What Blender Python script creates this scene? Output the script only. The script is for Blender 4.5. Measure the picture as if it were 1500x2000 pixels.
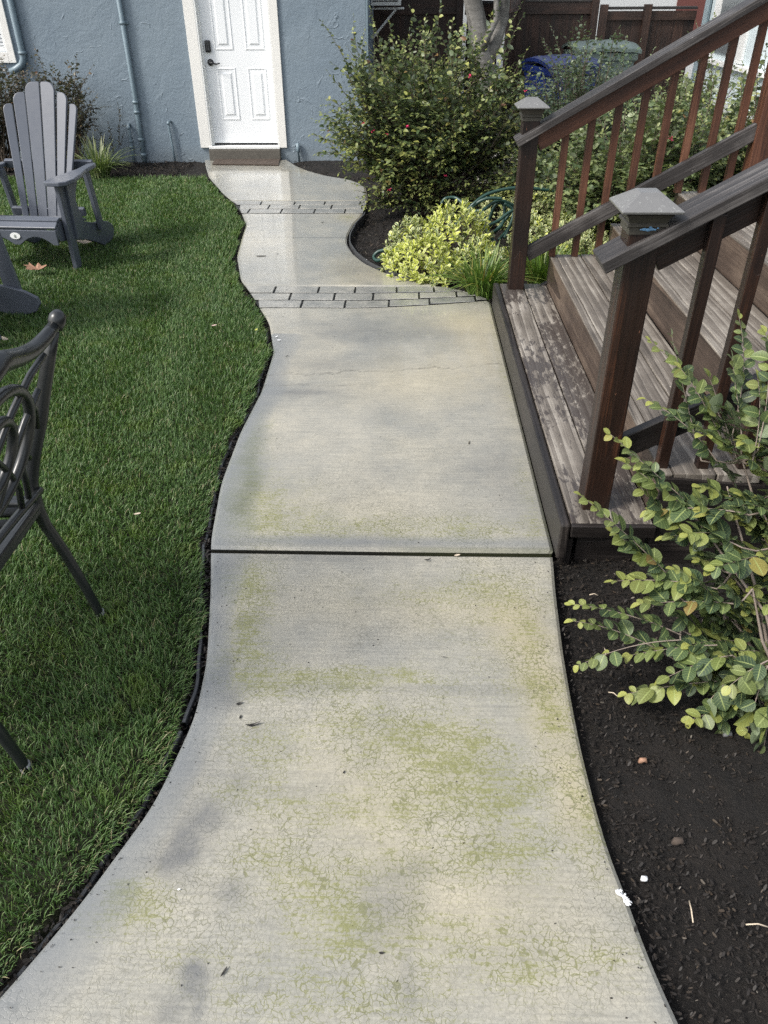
import bpy, math, random
import numpy as np
from mathutils import Vector, Matrix
random.seed(7); rng = np.random.default_rng(7)
R_ = math.radians
for o in list(bpy.data.objects): bpy.data.objects.remove(o)
sc = bpy.context.scene
# ------------------------------------------------------------------ camera
PITCH, YAW, ROLL, CAM_H = R_(34.6), R_(1.76), R_(0.4), 1.70
_f = np.array([-math.sin(YAW)*math.cos(PITCH), math.cos(YAW)*math.cos(PITCH), -math.sin(PITCH)])
_r = np.array([math.cos(YAW), math.sin(YAW), 0.0]); _d = np.cross(_f, _r)
_r, _d = _r*math.cos(ROLL)+_d*math.sin(ROLL), -_r*math.sin(ROLL)+_d*math.cos(ROLL)
cd = bpy.data.cameras.new('camera'); cam = bpy.data.objects.new('camera', cd); sc.collection.objects.link(cam)
M = Matrix(((_r[0], -_d[0], -_f[0], 0), (_r[1], -_d[1], -_f[1], 0), (_r[2], -_d[2], -_f[2], CAM_H), (0, 0, 0, 1)))
cam.matrix_world = M
cd.sensor_fit = 'VERTICAL'; cd.angle = 2*math.atan(1000/1503.0); cd.clip_start = 0.02; cd.clip_end = 500
sc.camera = cam
# ------------------------------------------------------------------ world, sun, exposure
SUN_EL, SUN_AZ = R_(45), R_(-117)      # azimuth measured from +Y towards +X
w = bpy.data.worlds.new('World'); sc.world = w; w.use_nodes = True
nt = w.node_tree; nt.nodes.clear()
sky = nt.nodes.new('ShaderNodeTexSky'); sky.sky_type = 'NISHITA'; sky.sun_disc = False
sky.sun_elevation = SUN_EL; sky.sun_rotation = SUN_AZ; sky.air_density = 1.2; sky.dust_density = 3.0; sky.ozone_density = 1.0
hs = nt.nodes.new('ShaderNodeHueSaturation'); hs.inputs['Saturation'].default_value = 0.42; hs.inputs['Value'].default_value = 1.0
bg = nt.nodes.new('ShaderNodeBackground'); bg.inputs[1].default_value = 0.112
wo = nt.nodes.new('ShaderNodeOutputWorld')
nt.links.new(sky.outputs[0], hs.inputs['Color']); nt.links.new(hs.outputs[0], bg.inputs[0]); nt.links.new(bg.outputs[0], wo.inputs[0])
sd = bpy.data.lights.new('sun', 'SUN'); sd.energy = 1.5; sd.angle = R_(11); sd.color = (1.0, 0.955, 0.88)
so = bpy.data.objects.new('sun', sd); sc.collection.objects.link(so)
sdir = Vector((math.sin(SUN_AZ)*math.cos(SUN_EL), math.cos(SUN_AZ)*math.cos(SUN_EL), math.sin(SUN_EL)))
so.rotation_euler = sdir.to_track_quat('Z', 'Y').to_euler(); so.location = (0, 0, 8)
sc.view_settings.view_transform = 'Standard'; sc.view_settings.look = 'None'
sc.view_settings.gamma = 1; sc.view_settings.exposure = 1.22
sc.render.engine = 'CYCLES'
sc.cycles.use_denoising = False; sc.cycles.caustics_reflective = False; sc.cycles.caustics_refractive = False; sc.cycles.sample_clamp_indirect = 2.5; sc.cycles.blur_glossy = 1.0; sc.cycles.diffuse_bounces = 4

# ------------------------------------------------------------------ measuring helpers (photo pixel -> real point)
_RM = np.array([_r, _d, _f])
def _ray(x, y): return _RM.T @ np.array([(x-750)/1503.0, (y-1000)/1503.0, 1.0])
def G(x, y, z=0.0):
    d = _ray(x, y); t = (z-CAM_H)/d[2]; return Vector((d[0]*t, d[1]*t, z))
def Q(x, y, Y):
    d = _ray(x, y); t = Y/d[1]; return Vector((d[0]*t, Y, CAM_H+d[2]*t))

# ------------------------------------------------------------------ object helpers
WM = {}
def link(o, parent=None, world=None):
    sc.collection.objects.link(o)
    world = world or Matrix.Identity(4)
    if parent:
        o.parent = parent; o.matrix_basis = WM[parent.name].inverted() @ world
    else: o.matrix_basis = world
    WM[o.name] = world
    return o
def tag(o, label=None, cat=None, group=None, kind=None):
    if label: o['label'] = label
    if cat: o['category'] = cat
    if group: o['group'] = group
    if kind: o['kind'] = kind
    return o
def thing(name, label, cat, loc=(0, 0, 0), group=None):
    return tag(link(bpy.data.objects.new(name, None), None, Matrix.Translation(loc)), label, cat, group)
def finish(o, m, smooth=False, bevel=0, seg=2):
    if m: o.data.materials.append(m)
    if smooth:
        o.data.polygons.foreach_set('use_smooth', [True]*len(o.data.polygons))
    if bevel:
        b = o.modifiers.new('bevel', 'BEVEL'); b.width = bevel; b.segments = seg; b.limit_method = 'ANGLE'; b.angle_limit = R_(40)
    return o
class MB:
    def __init__(s): s.v = []; s.f = []
    def add(s, vs, fs):
        n = len(s.v); s.v += [tuple(v) for v in vs]; s.f += [tuple(i+n for i in f) for f in fs]; return s
    def box(s, x0, x1, y0, y1, z0, z1):
        return s.add([(x0,y0,z0),(x1,y0,z0),(x1,y1,z0),(x0,y1,z0),(x0,y0,z1),(x1,y0,z1),(x1,y1,z1),(x0,y1,z1)],
                     [(0,3,2,1),(4,5,6,7),(0,1,5,4),(1,2,6,5),(2,3,7,6),(3,0,4,7)])
    def tube(s, pts, r, n=8, caps=True, flat=1.0):
        pts = [Vector(p) for p in pts]; rs = r if isinstance(r, (list, tuple)) else [r]*len(pts)
        t0 = (pts[1]-pts[0]).normalized(); a = t0.orthogonal().normalized(); b0 = len(s.v)
        for i, p in enumerate(pts):
            t = (pts[min(i+1, len(pts)-1)]-pts[max(i-1, 0)])
            if t.length < 1e-9: t = t0
            t.normalize(); a = (a-t*a.dot(t)); a = a.normalized() if a.length > 1e-6 else t.orthogonal().normalized(); c = t.cross(a)
            for k in range(n):
                g = 2*math.pi*k/n; s.v.append(tuple(p+a*math.cos(g)*rs[i]*flat+c*math.sin(g)*rs[i]))
        for i in range(len(pts)-1):
            for k in range(n):
                s.f.append((b0+i*n+k, b0+i*n+(k+1) % n, b0+(i+1)*n+(k+1) % n, b0+(i+1)*n+k))
        if caps: s.f.append(tuple(b0+k for k in range(n))[::-1]); s.f.append(tuple(b0+(len(pts)-1)*n+k for k in range(n)))
        return s
    def prism(s, outline, A, B):   # outline: points, extruded along vector A..B offsets
        A = Vector(A); B = Vector(B); n = len(outline)
        vs = [Vector(p)+A for p in outline]+[Vector(p)+B for p in outline]
        return s.add(vs, [tuple(range(n))[::-1], tuple(range(n, 2*n))]+[(i, (i+1) % n, n+(i+1) % n, n+i) for i in range(n)])
    def build(s, name, m, parent=None, smooth=False, bevel=0, **k):
        me = bpy.data.meshes.new(name); off = WM[parent.name].translation if parent else Vector((0, 0, 0))
        me.from_pydata([tuple(Vector(v)-off) for v in s.v], [], s.f); me.update()
        o = link(bpy.data.objects.new(name, me), parent, Matrix.Translation(off))
        import bmesh
        bm = bmesh.new(); bm.from_mesh(me); bmesh.ops.recalc_face_normals(bm, faces=bm.faces); bm.to_mesh(me); bm.free()
        finish(o, m, smooth, bevel); tag(o, **k); return o
def beam(name, A, B, wd, ht, m, parent=None, up=(0, 0, 1), bevel=0.003, **k):
    """board from A to B; local X runs along it (so does the wood grain), wd sideways, ht along 'up'"""
    A = Vector(A); B = Vector(B); x = (B-A).normalized(); z = Vector(up); z = (z-x*z.dot(x)).normalized(); y = z.cross(x)
    L = (B-A).length/2
    me = bpy.data.meshes.new(name); b = MB().box(-L, L, -wd/2, wd/2, -ht/2, ht/2); me.from_pydata(b.v, [], b.f)
    c = (A+B)/2
    W = Matrix(((x.x, y.x, z.x, c.x), (x.y, y.y, z.y, c.y), (x.z, y.z, z.z, c.z), (0, 0, 0, 1)))
    o = link(bpy.data.objects.new(name, me), parent, W); finish(o, m, False, bevel); return tag(o, **k)
def npmesh(name, V, F, m, parent=None, attrs=None, uv=None, smooth=False):
    """V (n,3); F (k,3 or 4) with -1 for no 4th vertex"""
    me = bpy.data.meshes.new(name); off = np.array(WM[parent.name].translation) if parent else np.zeros(3)
    V = (V-off).astype(np.float32); me.vertices.add(len(V)); me.vertices.foreach_set('co', V.ravel())
    F = np.asarray(F)
    if F.shape[1] == 3: tot = np.full(len(F), 3, np.int32); loops = F.ravel()
    else:
        tot = np.where(F[:, 3] < 0, 3, 4).astype(np.int32); loops = F[F >= 0]
    st = np.concatenate([[0], np.cumsum(tot)[:-1]]).astype(np.int32)
    me.loops.add(len(loops)); me.loops.foreach_set('vertex_index', loops.astype(np.int32))
    me.polygons.add(len(F)); me.polygons.foreach_set('loop_start', st); me.polygons.foreach_set('loop_total', tot)
    me.polygons.foreach_set('use_smooth', np.full(len(F), bool(smooth)))
    me.update(calc_edges=True); me.validate()
    for k, a in (attrs or {}).items():
        at = me.attributes.new(k, 'FLOAT', 'POINT'); at.data.foreach_set('value', np.asarray(a, np.float32).ravel())
    o = link(bpy.data.objects.new(name, me), parent, Matrix.Translation(Vector(off))); 
    if m: me.materials.append(m)
    return o

# ------------------------------------------------------------------ material helpers
class NT:
    def __init__(s, name):
        s.m = bpy.data.materials.new(name); s.m.use_nodes = True; s.t = s.m.node_tree; s.t.nodes.clear()
        s.out = s.n('OutputMaterial'); s.b = s.n('BsdfPrincipled'); s.l(s.b.outputs[0], s.out.inputs[0])
    def n(s, k, **kw):
        x = s.t.nodes.new('ShaderNode'+k)
        for a, b in kw.items(): setattr(x, a, b)
        return x
    def l(s, a, b): s.t.links.new(a, b)
    def set(s, x, v):
        if hasattr(v, 'is_linked') or hasattr(v, 'links'): s.l(v, x)
        else: x.default_value = v
    def coord(s, scale=(1, 1, 1), kind='Object', rnd=False):
        tc = s.n('TexCoord'); mp = s.n('Mapping'); mp.inputs['Scale'].default_value = scale
        s.l(tc.outputs[kind], mp.inputs[0])
        if rnd:
            oi = s.n('ObjectInfo'); vm = s.n('VectorMath', operation='MULTIPLY_ADD'); vm.inputs[1].default_value = (37, 11, 23)
            s.l(oi.outputs['Random'], vm.inputs[0]); s.l(tc.outputs[kind], vm.inputs[2]); s.l(vm.outputs[0], mp.inputs[0])
        return mp.outputs[0]
    def noise(s, v, sc_, det=4, rough=.55, dist=0):
        x = s.n('TexNoise'); s.l(v, x.inputs['Vector']); x.inputs['Scale'].default_value = sc_; x.inputs['Detail'].default_value = det
        x.inputs['Roughness'].default_value = rough; x.inputs['Distortion'].default_value = dist; return x.outputs['Fac']
    def ramp(s, fac, stops, interp='LINEAR'):
        x = s.n('ValToRGB'); s.l(fac, x.inputs[0]); cr = x.color_ramp; cr.interpolation = interp
        while len(cr.elements) > 1: cr.elements.remove(cr.elements[-1])
        for i, (p, c) in enumerate(stops):
            e = cr.elements[0] if i == 0 else cr.elements.new(p)
            e.position = p; e.color = (c, c, c, 1) if isinstance(c, (int, float)) else (*c, 1)
        return x.outputs[0]
    def mix(s, f, a, b, mode='MIX'):
        x = s.n('Mix', data_type='RGBA', blend_type=mode); s.set(x.inputs[0], f)
        for i, v in ((6, a), (7, b)):
            if isinstance(v, tuple): v = (*v, 1) if len(v) == 3 else v
            s.set(x.inputs[i], v)
        return x.outputs[2]
    def math(s, op, a, b=None, c=None, clamp=False):
        x = s.n('Math', operation=op); x.use_clamp = clamp
        for i, v in enumerate((a, b, c)):
            if v is not None: s.set(x.inputs[i], v)
        return x.outputs[0]
    def attr(s, name): x = s.n('Attribute'); x.attribute_name = name; return x.outputs['Fac']
    def bump(s, h, strength=.3, dist=.01, normal=None):
        x = s.n('Bump'); x.inputs['Strength'].default_value = strength; x.inputs['Distance'].default_value = dist
        s.l(h, x.inputs['Height'])
        if normal: s.l(normal, x.inputs['Normal'])
        s.l(x.outputs[0], s.b.inputs['Normal']); return x.outputs[0]
    def base(s, c, rough=.6, spec=.5, metal=0):
        s.set(s.b.inputs['Base Color'], (*c, 1) if isinstance(c, tuple) else c); s.set(s.b.inputs['Roughness'], rough)
        s.b.inputs['Specular IOR Level'].default_value = spec; s.b.inputs['Metallic'].default_value = metal; return s

def mat_plain(name, c, rough=.5, var=.15, nscale=14, bump=.12, spec=.5, metal=0, bs=120):
    m = NT(name); v = m.coord(rnd=True); n = m.noise(v, nscale, 5)
    m.base(m.mix(n, tuple(x*(1-var) for x in c), tuple(min(1, x*(1+var)) for x in c)), rough, spec, metal)
    rr = m.math('MULTIPLY_ADD', m.noise(v, nscale*3, 3), .25, max(.05, rough-.12)); m.l(rr, m.b.inputs['Roughness'])
    if bump: m.bump(m.noise(v, bs, 4), bump, .002)
    return m.m

def mat_wood(name, dark, mid, light, rough=.55, grain=1.0, wet=0.0, ringc=.5, spec=.5, bump=.5, stain=None):
    m = NT(name); v = m.coord((1, 1, 1), rnd=True)
    st = m.n('Mapping'); st.inputs['Scale'].default_value = (1.3, 22, 22); m.l(v, st.inputs[0])
    fine = m.n('Mapping'); fine.inputs['Scale'].default_value = (4, 170, 170); m.l(v, fine.inputs[0])
    wv = m.n('Mapping'); wv.inputs['Scale'].default_value = (1.1, 9, 9); m.l(v, wv.inputs[0])
    w1 = m.n('TexWave', wave_type='BANDS', bands_direction='Y', wave_profile='SAW'); m.l(wv.outputs[0], w1.inputs[0])
    w1.inputs['Scale'].default_value = .75; w1.inputs['Distortion'].default_value = 9.5; w1.inputs['Detail'].default_value = 2.2; w1.inputs['Detail Scale'].default_value = .55
    n1 = m.noise(st.outputs[0], 1.0, 6, .6, .4); n2 = m.noise(fine.outputs[0], 1.0, 4, .6); big = m.noise(v, 3.0, 5, .6)
    g = m.math('ADD', m.math('MULTIPLY', n1, .55), m.math('MULTIPLY', w1.outputs['Fac'], ringc*.35))
    g = m.math('ADD', g, m.math('MULTIPLY', m.math('SUBTRACT', n2, .5), .55)); g = m.math('ADD', g, m.math('MULTIPLY', m.math('SUBTRACT', big, .5), .7))
    col = m.ramp(g, [(0.1, dark), (.42, mid), (.8, light)])
    h = m.math('ADD', m.math('MULTIPLY', n2, .7), m.math('MULTIPLY', w1.outputs['Fac'], .5))
    rgh = m.math('MULTIPLY_ADD', n1, .3, rough-.15)
    if stain:      # worn blotches: dark wet patches left between paler wood
        bl = m.n('Mapping'); bl.inputs['Scale'].default_value = (9, 26, 26); m.l(v, bl.inputs[0])
        s1 = m.noise(bl.outputs[0], 1.5, 8, .72, .5); s2 = m.noise(v, 1.7, 3)
        k = m.ramp(m.math('ADD', s1, m.math('MULTIPLY', m.math('SUBTRACT', s2, .5), .9)), [(.47, 0.0), (.54, 1.0)])
        col = m.mix(m.math('MULTIPLY', k, .8), col, stain); rgh = m.math('SUBTRACT', rgh, m.math('MULTIPLY', k, .18))
    if wet: rgh = m.math('SUBTRACT', rgh, wet)
    # small pale nicks and scratches
    sp = m.n('Mapping'); sp.inputs['Scale'].default_value = (25, 110, 110); m.l(v, sp.inputs[0])
    nick = m.ramp(m.noise(sp.outputs[0], 1, 2), [(.745, 0.0), (.78, .6)]); col = m.mix(nick, col, tuple(min(1, c*1.7+.03) for c in light))
    m.base(col, .5, spec); m.l(rgh, m.b.inputs['Roughness']); m.bump(h, bump, .0025); return m.m

def mat_leaf(name, stops, tipc=None, margin=None, back=None, rough=.42, vein=0.0, trans=.18, tipmix=.8, bluish=None):
    m = NT(name); r = m.attr('rnd'); col = m.ramp(r, stops)
    v = m.coord(); pn = m.noise(v, 2.2, 3); col = m.mix(.55, col, m.mix(pn, (.55, .6, .55), (1.35, 1.35, 1.2)), 'MULTIPLY')
    lu = m.attr('lu'); lv = m.attr('lv')          # lu: 0 midrib .. 1 margin, lv: along the leaf
    if tipc: col = m.mix(m.math('MULTIPLY', m.attr('tip'), tipmix), col, tipc)
    hgt = None
    if margin:
        e = m.ramp(m.math('ADD', lu, m.math('MULTIPLY', m.math('SUBTRACT', m.noise(v, 160, 2), .5), .5)), [(.50, 0.0), (.72, 1.0)]); col = m.mix(e, col, margin)
    if vein:
        ph = m.math('MULTIPLY', m.math('SUBTRACT', lv, m.math('MULTIPLY', lu, .22)), 44.0); sw = m.math('SINE', ph)
        side = m.ramp(sw, [(.86, 0.0), (.99, 1.0)]); mid = m.ramp(lu, [(.04, 1.0), (.12, 0.0)])
        vv = m.math('MAXIMUM', m.math('MULTIPLY', side, .55), mid); col = m.mix(m.math('MULTIPLY', vv, vein), col, (.30, .36, .13)) if vein else col
        edge = m.ramp(lu, [(.88, 0.0), (1.0, .10)]); col = m.mix(edge, col, (.28, .33, .10))
        hgt = m.math('SUBTRACT', m.noise(v, 420, 2), vv)
    if back:
        ge = m.n('NewGeometry'); col = m.mix(ge.outputs['Backfacing'], col, back)
    m.base(col, rough, .5)
    if hgt: m.bump(hgt, .35, .0012)
    if trans:
        tr = m.n('BsdfTranslucent'); m.l(m.mix(1.0, col, (1.3, 1.5, .6), 'MULTIPLY'), tr.inputs[0]); mx = m.n('MixShader'); mx.inputs[0].default_value = trans
        m.l(m.b.outputs[0], mx.inputs[1]); m.l(tr.outputs[0], mx.inputs[2]); m.l(mx.outputs[0], m.out.inputs[0])
    return m.m

# ------------------------------------------------------------------ materials
WOOD_TREAD = mat_wood('weathered_tread_wood', (.042, .036, .030), (.145, .127, .108), (.42, .39, .34), .46, ringc=.7, bump=.55)
WOOD_TREAD_WET = mat_wood('worn_wet_tread_wood', (.050, .043, .036), (.165, .146, .125), (.40, .37, .325), .42, ringc=.9, bump=.7, stain=(.035, .028, .027))
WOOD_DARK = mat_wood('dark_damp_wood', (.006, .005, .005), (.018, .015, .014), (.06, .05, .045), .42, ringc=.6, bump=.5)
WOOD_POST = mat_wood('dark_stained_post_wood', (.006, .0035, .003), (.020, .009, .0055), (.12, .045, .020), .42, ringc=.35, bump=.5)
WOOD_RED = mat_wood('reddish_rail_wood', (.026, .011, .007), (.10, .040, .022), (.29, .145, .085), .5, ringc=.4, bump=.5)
WOOD_RISER = mat_wood('brown_riser_wood', (.018, .012, .009), (.055, .038, .029), (.16, .12, .09), .5, ringc=.9, bump=.6)
WOOD_CAP = mat_wood('grey_weathered_cap_wood', (.010, .009, .009), (.036, .032, .031), (.22, .205, .195), .46, ringc=.5, bump=.9)
WOOD_FENCE = mat_wood('dark_fence_wood', (.010, .006, .005), (.040, .020, .014), (.13, .065, .042), .6, ringc=.35, bump=.5)

def mat_concrete():
    m = NT('damp_broomed_concrete'); v = m.coord()
    st = m.n('Mapping'); st.inputs['Scale'].default_value = (5.5, 120, 1); m.l(v, st.inputs[0])
    st2 = m.n('Mapping'); st2.inputs['Scale'].default_value = (9, 320, 1); m.l(v, st2.inputs[0])
    broom = m.noise(st.outputs[0], 1.0, 6, .65); broom2 = m.noise(st2.outputs[0], 1.0, 3, .6)
    big = m.noise(v, 1.3, 6, .6, .3); med = m.noise(v, 6.0, 6, .62); fine = m.noise(v, 110, 6, .75); vf = m.noise(v, 420, 2, .6)
    col = m.mix(m.ramp(big, [(.32, 0.0), (.68, 1.0)]), (.255, .255, .240), (.385, .360, .300))
    col = m.mix(.75, col, m.mix(m.ramp(med, [(.3, 0.0), (.72, 1.0)]), (.82, .84, .86), (1.10, 1.09, 1.06)), 'MULTIPLY')
    col = m.mix(.85, col, m.mix(m.ramp(broom, [(.3, 0.0), (.7, 1.0)]), (.78, .79, .80), (1.16, 1.16, 1.14)), 'MULTIPLY')
    col = m.mix(.9, col, m.mix(m.ramp(fine, [(.30, 0.0), (.70, 1.0)]), (.74, .74, .74), (1.18, 1.18, 1.17)), 'MULTIPLY'); col = m.mix(.7, col, m.mix(m.ramp(m.noise(v, 26, 6, .7), [(.3, 0.0), (.7, 1.0)]), (.88, .89, .90), (1.1, 1.09, 1.07)), 'MULTIPLY')
    # crazing cracks
    wob = m.n('VectorMath', operation='MULTIPLY_ADD'); nn = m.n('TexNoise'); m.l(v, nn.inputs['Vector']); nn.inputs['Scale'].default_value = 28; nn.inputs['Detail'].default_value = 3
    m.l(nn.outputs['Color'], wob.inputs[0]); wob.inputs[1].default_value = (.045, .045, 0); m.l(v, wob.inputs[2])
    vo = m.n('TexVoronoi', feature='DISTANCE_TO_EDGE'); m.l(wob.outputs[0], vo.inputs['Vector']); vo.inputs['Scale'].default_value = 72; vo.inputs['Randomness'].default_value = 1
    craze = m.ramp(vo.outputs['Distance'], [(0.0, 1.0), (.04, .55), (.075, 0.0)])
    cm = m.math('MULTIPLY', m.ramp(m.noise(v, 2.6, 4, .6), [(.34, .15), (.58, 1.0)]), m.attr('craze'))
    cm = m.math('MULTIPLY', cm, m.ramp(m.noise(v, 17, 4, .65), [(.33, .35), (.55, 1.0)]))
    craze = m.math('MULTIPLY', craze, cm)
    wet = m.attr('wet'); alg = m.attr('algae'); tan = m.attr('tan'); dk = m.attr('dark'); gr = m.attr('groove'); moss = m.attr('moss'); hair = m.attr('hair')
    col = m.mix(m.math('MULTIPLY', tan, .42), col, (.42, .355, .21))
    # algae sits in cracks and broom lines
    ag = m.math('ADD', m.math('MULTIPLY', broom, .95), m.math('MULTIPLY', m.noise(v, 95, 6, .8), 1.0)); ag = m.math('ADD', ag, m.math('MULTIPLY', craze, .50)); ag = m.math('ADD', ag, m.math('MULTIPLY', m.math('SUBTRACT', m.noise(v, 15, 7, .75), .5), .75))
    am = m.math('MULTIPLY', m.ramp(m.math('ADD', m.math('MULTIPLY', ag, .6), m.math('MULTIPLY', alg, .11)), [(.68, 0.0), (.80, 1.0)]), m.math('MULTIPLY', alg, 2.5, clamp=True), clamp=True); am = m.math('ADD', m.math('MULTIPLY', am, .85), m.math('MULTIPLY', alg, .12))
    col = m.mix(m.math('MULTIPLY', am, .80, clamp=True), col, (.165, .172, .042))
    col = m.mix(m.math('MULTIPLY', craze, .60), col, (.12, .117, .092))
    dkn = m.math('MULTIPLY', dk, m.ramp(m.noise(v, 16, 6, .65), [(.25, .5), (.7, 1.0)]))
    col = m.mix(m.math('MULTIPLY', dkn, .72, clamp=True), col, (.10, .105, .112))
    col = m.mix(m.math('MULTIPLY', wet, .8, clamp=True), col, (.155, .17, .185))
    spk = m.ramp(m.noise(v, 240, 1), [(.80, 0.0), (.83, .8)]); col = m.mix(spk, col, (.07, .06, .05))
    col = m.mix(m.math('MULTIPLY', gr, .90, clamp=True), col, (.018, .018, .014)); col = m.mix(hair, col, (.06, .055, .045))
    col = m.mix(moss, col, (.05, .06, .018))
    m.base(col, .5, .5)
    far = m.attr('film')            # thin film of water lying on the far slabs
    rg = m.math('SUBTRACT', m.math('MULTIPLY_ADD', med, .35, .40), m.math('MULTIPLY', wet, .22)); rg = m.math('SUBTRACT', rg, m.math('MULTIPLY', far, .22)); m.l(rg, m.b.inputs['Roughness'])
    m.set(m.b.inputs['Coat Weight'], m.math('MULTIPLY', far, m.ramp(big, [(.3, .75), (.6, 1.0)]))); m.b.inputs['Coat Roughness'].default_value = .085
    h = m.math('ADD', m.math('MULTIPLY', broom2, .55), m.math('MULTIPLY', vf, .5)); h = m.math('SUBTRACT', h, m.math('MULTIPLY', craze, .8)); h = m.math('SUBTRACT', h, m.math('MULTIPLY', gr, 3.0))
    m.bump(h, .35, .0016); return m.m
CONC = mat_concrete()
def mat_brickstamp():
    m = NT('stamped_concrete_brick'); v = m.coord(); n = m.noise(v, 7, 6, .65); f = m.noise(v, 60, 5, .7)
    r = m.attr('rnd'); col = m.mix(m.ramp(n, [(.3, 0.0), (.7, 1.0)]), (.165, .17, .165), (.33, .322, .295))
    col = m.mix(.6, col, m.mix(r, (.75, .77, .79), (1.15, 1.13, 1.05)), 'MULTIPLY'); e = m.ramp(f, [(.52, 0.0), (.68, .75)]); col = m.mix(e, col, (.13, .13, .125))
    m.base(col, .38, .5); m.b.inputs['Coat Weight'].default_value = .6; m.b.inputs['Coat Roughness'].default_value = .15; m.bump(f, .5, .004); return m.m
BRICK = mat_brickstamp()
def mat_soil(name, a, b, rough=.9, bs=.9):
    m = NT(name); v = m.coord(); n = m.noise(v, 9, 8, .7); f = m.noise(v, 70, 6, .7); g = m.noise(v, 260, 3)
    col = m.mix(m.ramp(n, [(.3, 0.0), (.7, 1.0)]), a, b); col = m.mix(.8, col, m.mix(f, (.35, .35, .35), (1.7, 1.65, 1.6)), 'MULTIPLY')
    col = m.mix(m.ramp(m.noise(v, 330, 1), [(.76, 0.0), (.8, .6)]), col, (.22, .2, .17))
    m.base(col, rough, .35); h = m.math('ADD', f, m.math('MULTIPLY', g, .4)); m.bump(h, bs, .02); return m.m
SOIL = mat_soil('damp_black_soil', (.0040, .0035, .0032), (.017, .0135, .011), .72)
GROUND = mat_soil('bare_ground', (.03, .025, .02), (.06, .05, .04))
def mat_grass():
    m = NT('lawn_grass'); r = m.attr('rnd'); v = m.coord(); big = m.noise(v, 1.5, 4, .6); med = m.noise(v, 5.5, 4, .6)
    col = m.ramp(r, [(0, (.042, .092, .028)), (.45, (.080, .160, .044)), (.8, (.132, .222, .074)), (.95, (.22, .27, .14)), (.972, (.26, .24, .13)), (1, (.36, .32, .2))])
    col = m.mix(m.ramp(med, [(.52, 0.0), (.72, .65)]), col, (.145, .215, .035)); col = m.mix(.6, col, m.mix(big, (.65, .72, .70), (1.3, 1.25, 1.12)), 'MULTIPLY')
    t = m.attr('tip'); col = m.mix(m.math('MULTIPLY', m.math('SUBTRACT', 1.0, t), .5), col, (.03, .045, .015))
    m.base(col, .48, .4); tr = m.n('BsdfTranslucent'); m.l(m.mix(1.0, col, (1.2, 1.4, .5), 'MULTIPLY'), tr.inputs[0]); mx = m.n('MixShader'); mx.inputs[0].default_value = .22
    m.l(m.b.outputs[0], mx.inputs[1]); m.l(tr.outputs[0], mx.inputs[2]); m.l(mx.outputs[0], m.out.inputs[0]); return m.m
GRASS = mat_grass()
def mat_stucco():
    m = NT('blue_stucco'); v = m.coord(); n = m.noise(v, 1.2, 5, .6, .2); s = m.noise(v, 38, 5, .6); t = m.noise(v, 5, 5, .6, .8); f = m.noise(v, 130, 3)
    col = m.mix(m.ramp(n, [(.3, 0.0), (.7, 1.0)]), (.165, .212, .258), (.20, .248, .29)); col = m.mix(.4, col, m.mix(s, (.8, .8, .8), (1.2, 1.2, 1.2)), 'MULTIPLY')
    # trowel ridges: thin raised wandering lines
    rd = m.n('TexVoronoi', feature='DISTANCE_TO_EDGE'); wob = m.n('VectorMath', operation='MULTIPLY_ADD'); nn = m.n('TexNoise'); m.l(v, nn.inputs['Vector']); nn.inputs['Scale'].default_value = 3; nn.inputs['Detail'].default_value = 4
    m.l(nn.outputs['Color'], wob.inputs[0]); wob.inputs[1].default_value = (.5, .5, .5); m.l(v, wob.inputs[2]); m.l(wob.outputs[0], rd.inputs['Vector']); rd.inputs['Scale'].default_value = 3.2
    ln = m.math('MULTIPLY', m.ramp(rd.outputs['Distance'], [(0, 1.0), (.03, 0.0)]), m.ramp(m.noise(v, 4.5, 2), [(.55, 0.0), (.64, 1.0)]))
    sep = m.n('SeparateXYZ'); m.l(v, sep.inputs[0]); low = m.ramp(m.math('ADD', sep.outputs[2], m.math('MULTIPLY', n, .12)), [(.06, 1.0), (.22, 0.0)])
    col = m.mix(m.math('MULTIPLY', low, .35), col, (.20, .22, .22))
    m.base(col, .62, .4); h = m.math('ADD', m.math('MULTIPLY', s, .5), m.math('MULTIPLY', t, 1.3)); h = m.math('ADD', h, m.math('MULTIPLY', f, .18)); h = m.math('ADD', h, m.math('MULTIPLY', ln, .8)); m.bump(h, .55, .014); return m.m
STUCCO = mat_stucco()
PIPEBLUE = mat_plain('blue_painted_pipe', (.175, .235, .275), .4, .15, 20)
WHITE = mat_plain('white_door_paint', (.80, .82, .84), .32, .03, 6, .03)
CASING = mat_plain('rough_white_trim', (.74, .73, .70), .6, .10, 30, .6, bs=60)
BLACKM = mat_plain('black_hardware', (.015, .016, .018), .35)
GLASS = mat_plain('window_glass', (.22, .26, .29), .08, .1, 3, 0, spec=.8)
BLIND = mat_plain('window_blind', (.50, .52, .54), .5)
CONCSTEP = mat_plain('old_dark_concrete', (.10, .092, .078), .75, .35, 30, .7)
MATBR = mat_plain('coir_mat', (.062, .046, .036), .95, .55, 16, 1.0, bs=200)
POLY = mat_plain('slate_grey_poly_lumber', (.088, .099, .122), .34, .07, 10, .15, bs=200)
CAST = mat_plain('black_cast_aluminium', (.016, .018, .019), .30, .3, 40, .15, spec=.55, bs=60)
HOSE = mat_plain('dark_green_hose', (.018, .050, .040), .36, .25, 30, .1)
BARK = mat_wood('grey_tree_bark', (.06, .057, .052), (.16, .155, .145), (.32, .31, .30), .9, bump=1.0)
STEM = mat_plain('brown_stem', (.10, .075, .055), .7, .3, 60)
BINB = mat_plain('blue_bin_plastic', (.010, .022, .11), .4, .15); BING = mat_plain('green_bin_plastic', (.10, .135, .125), .45, .15)
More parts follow.
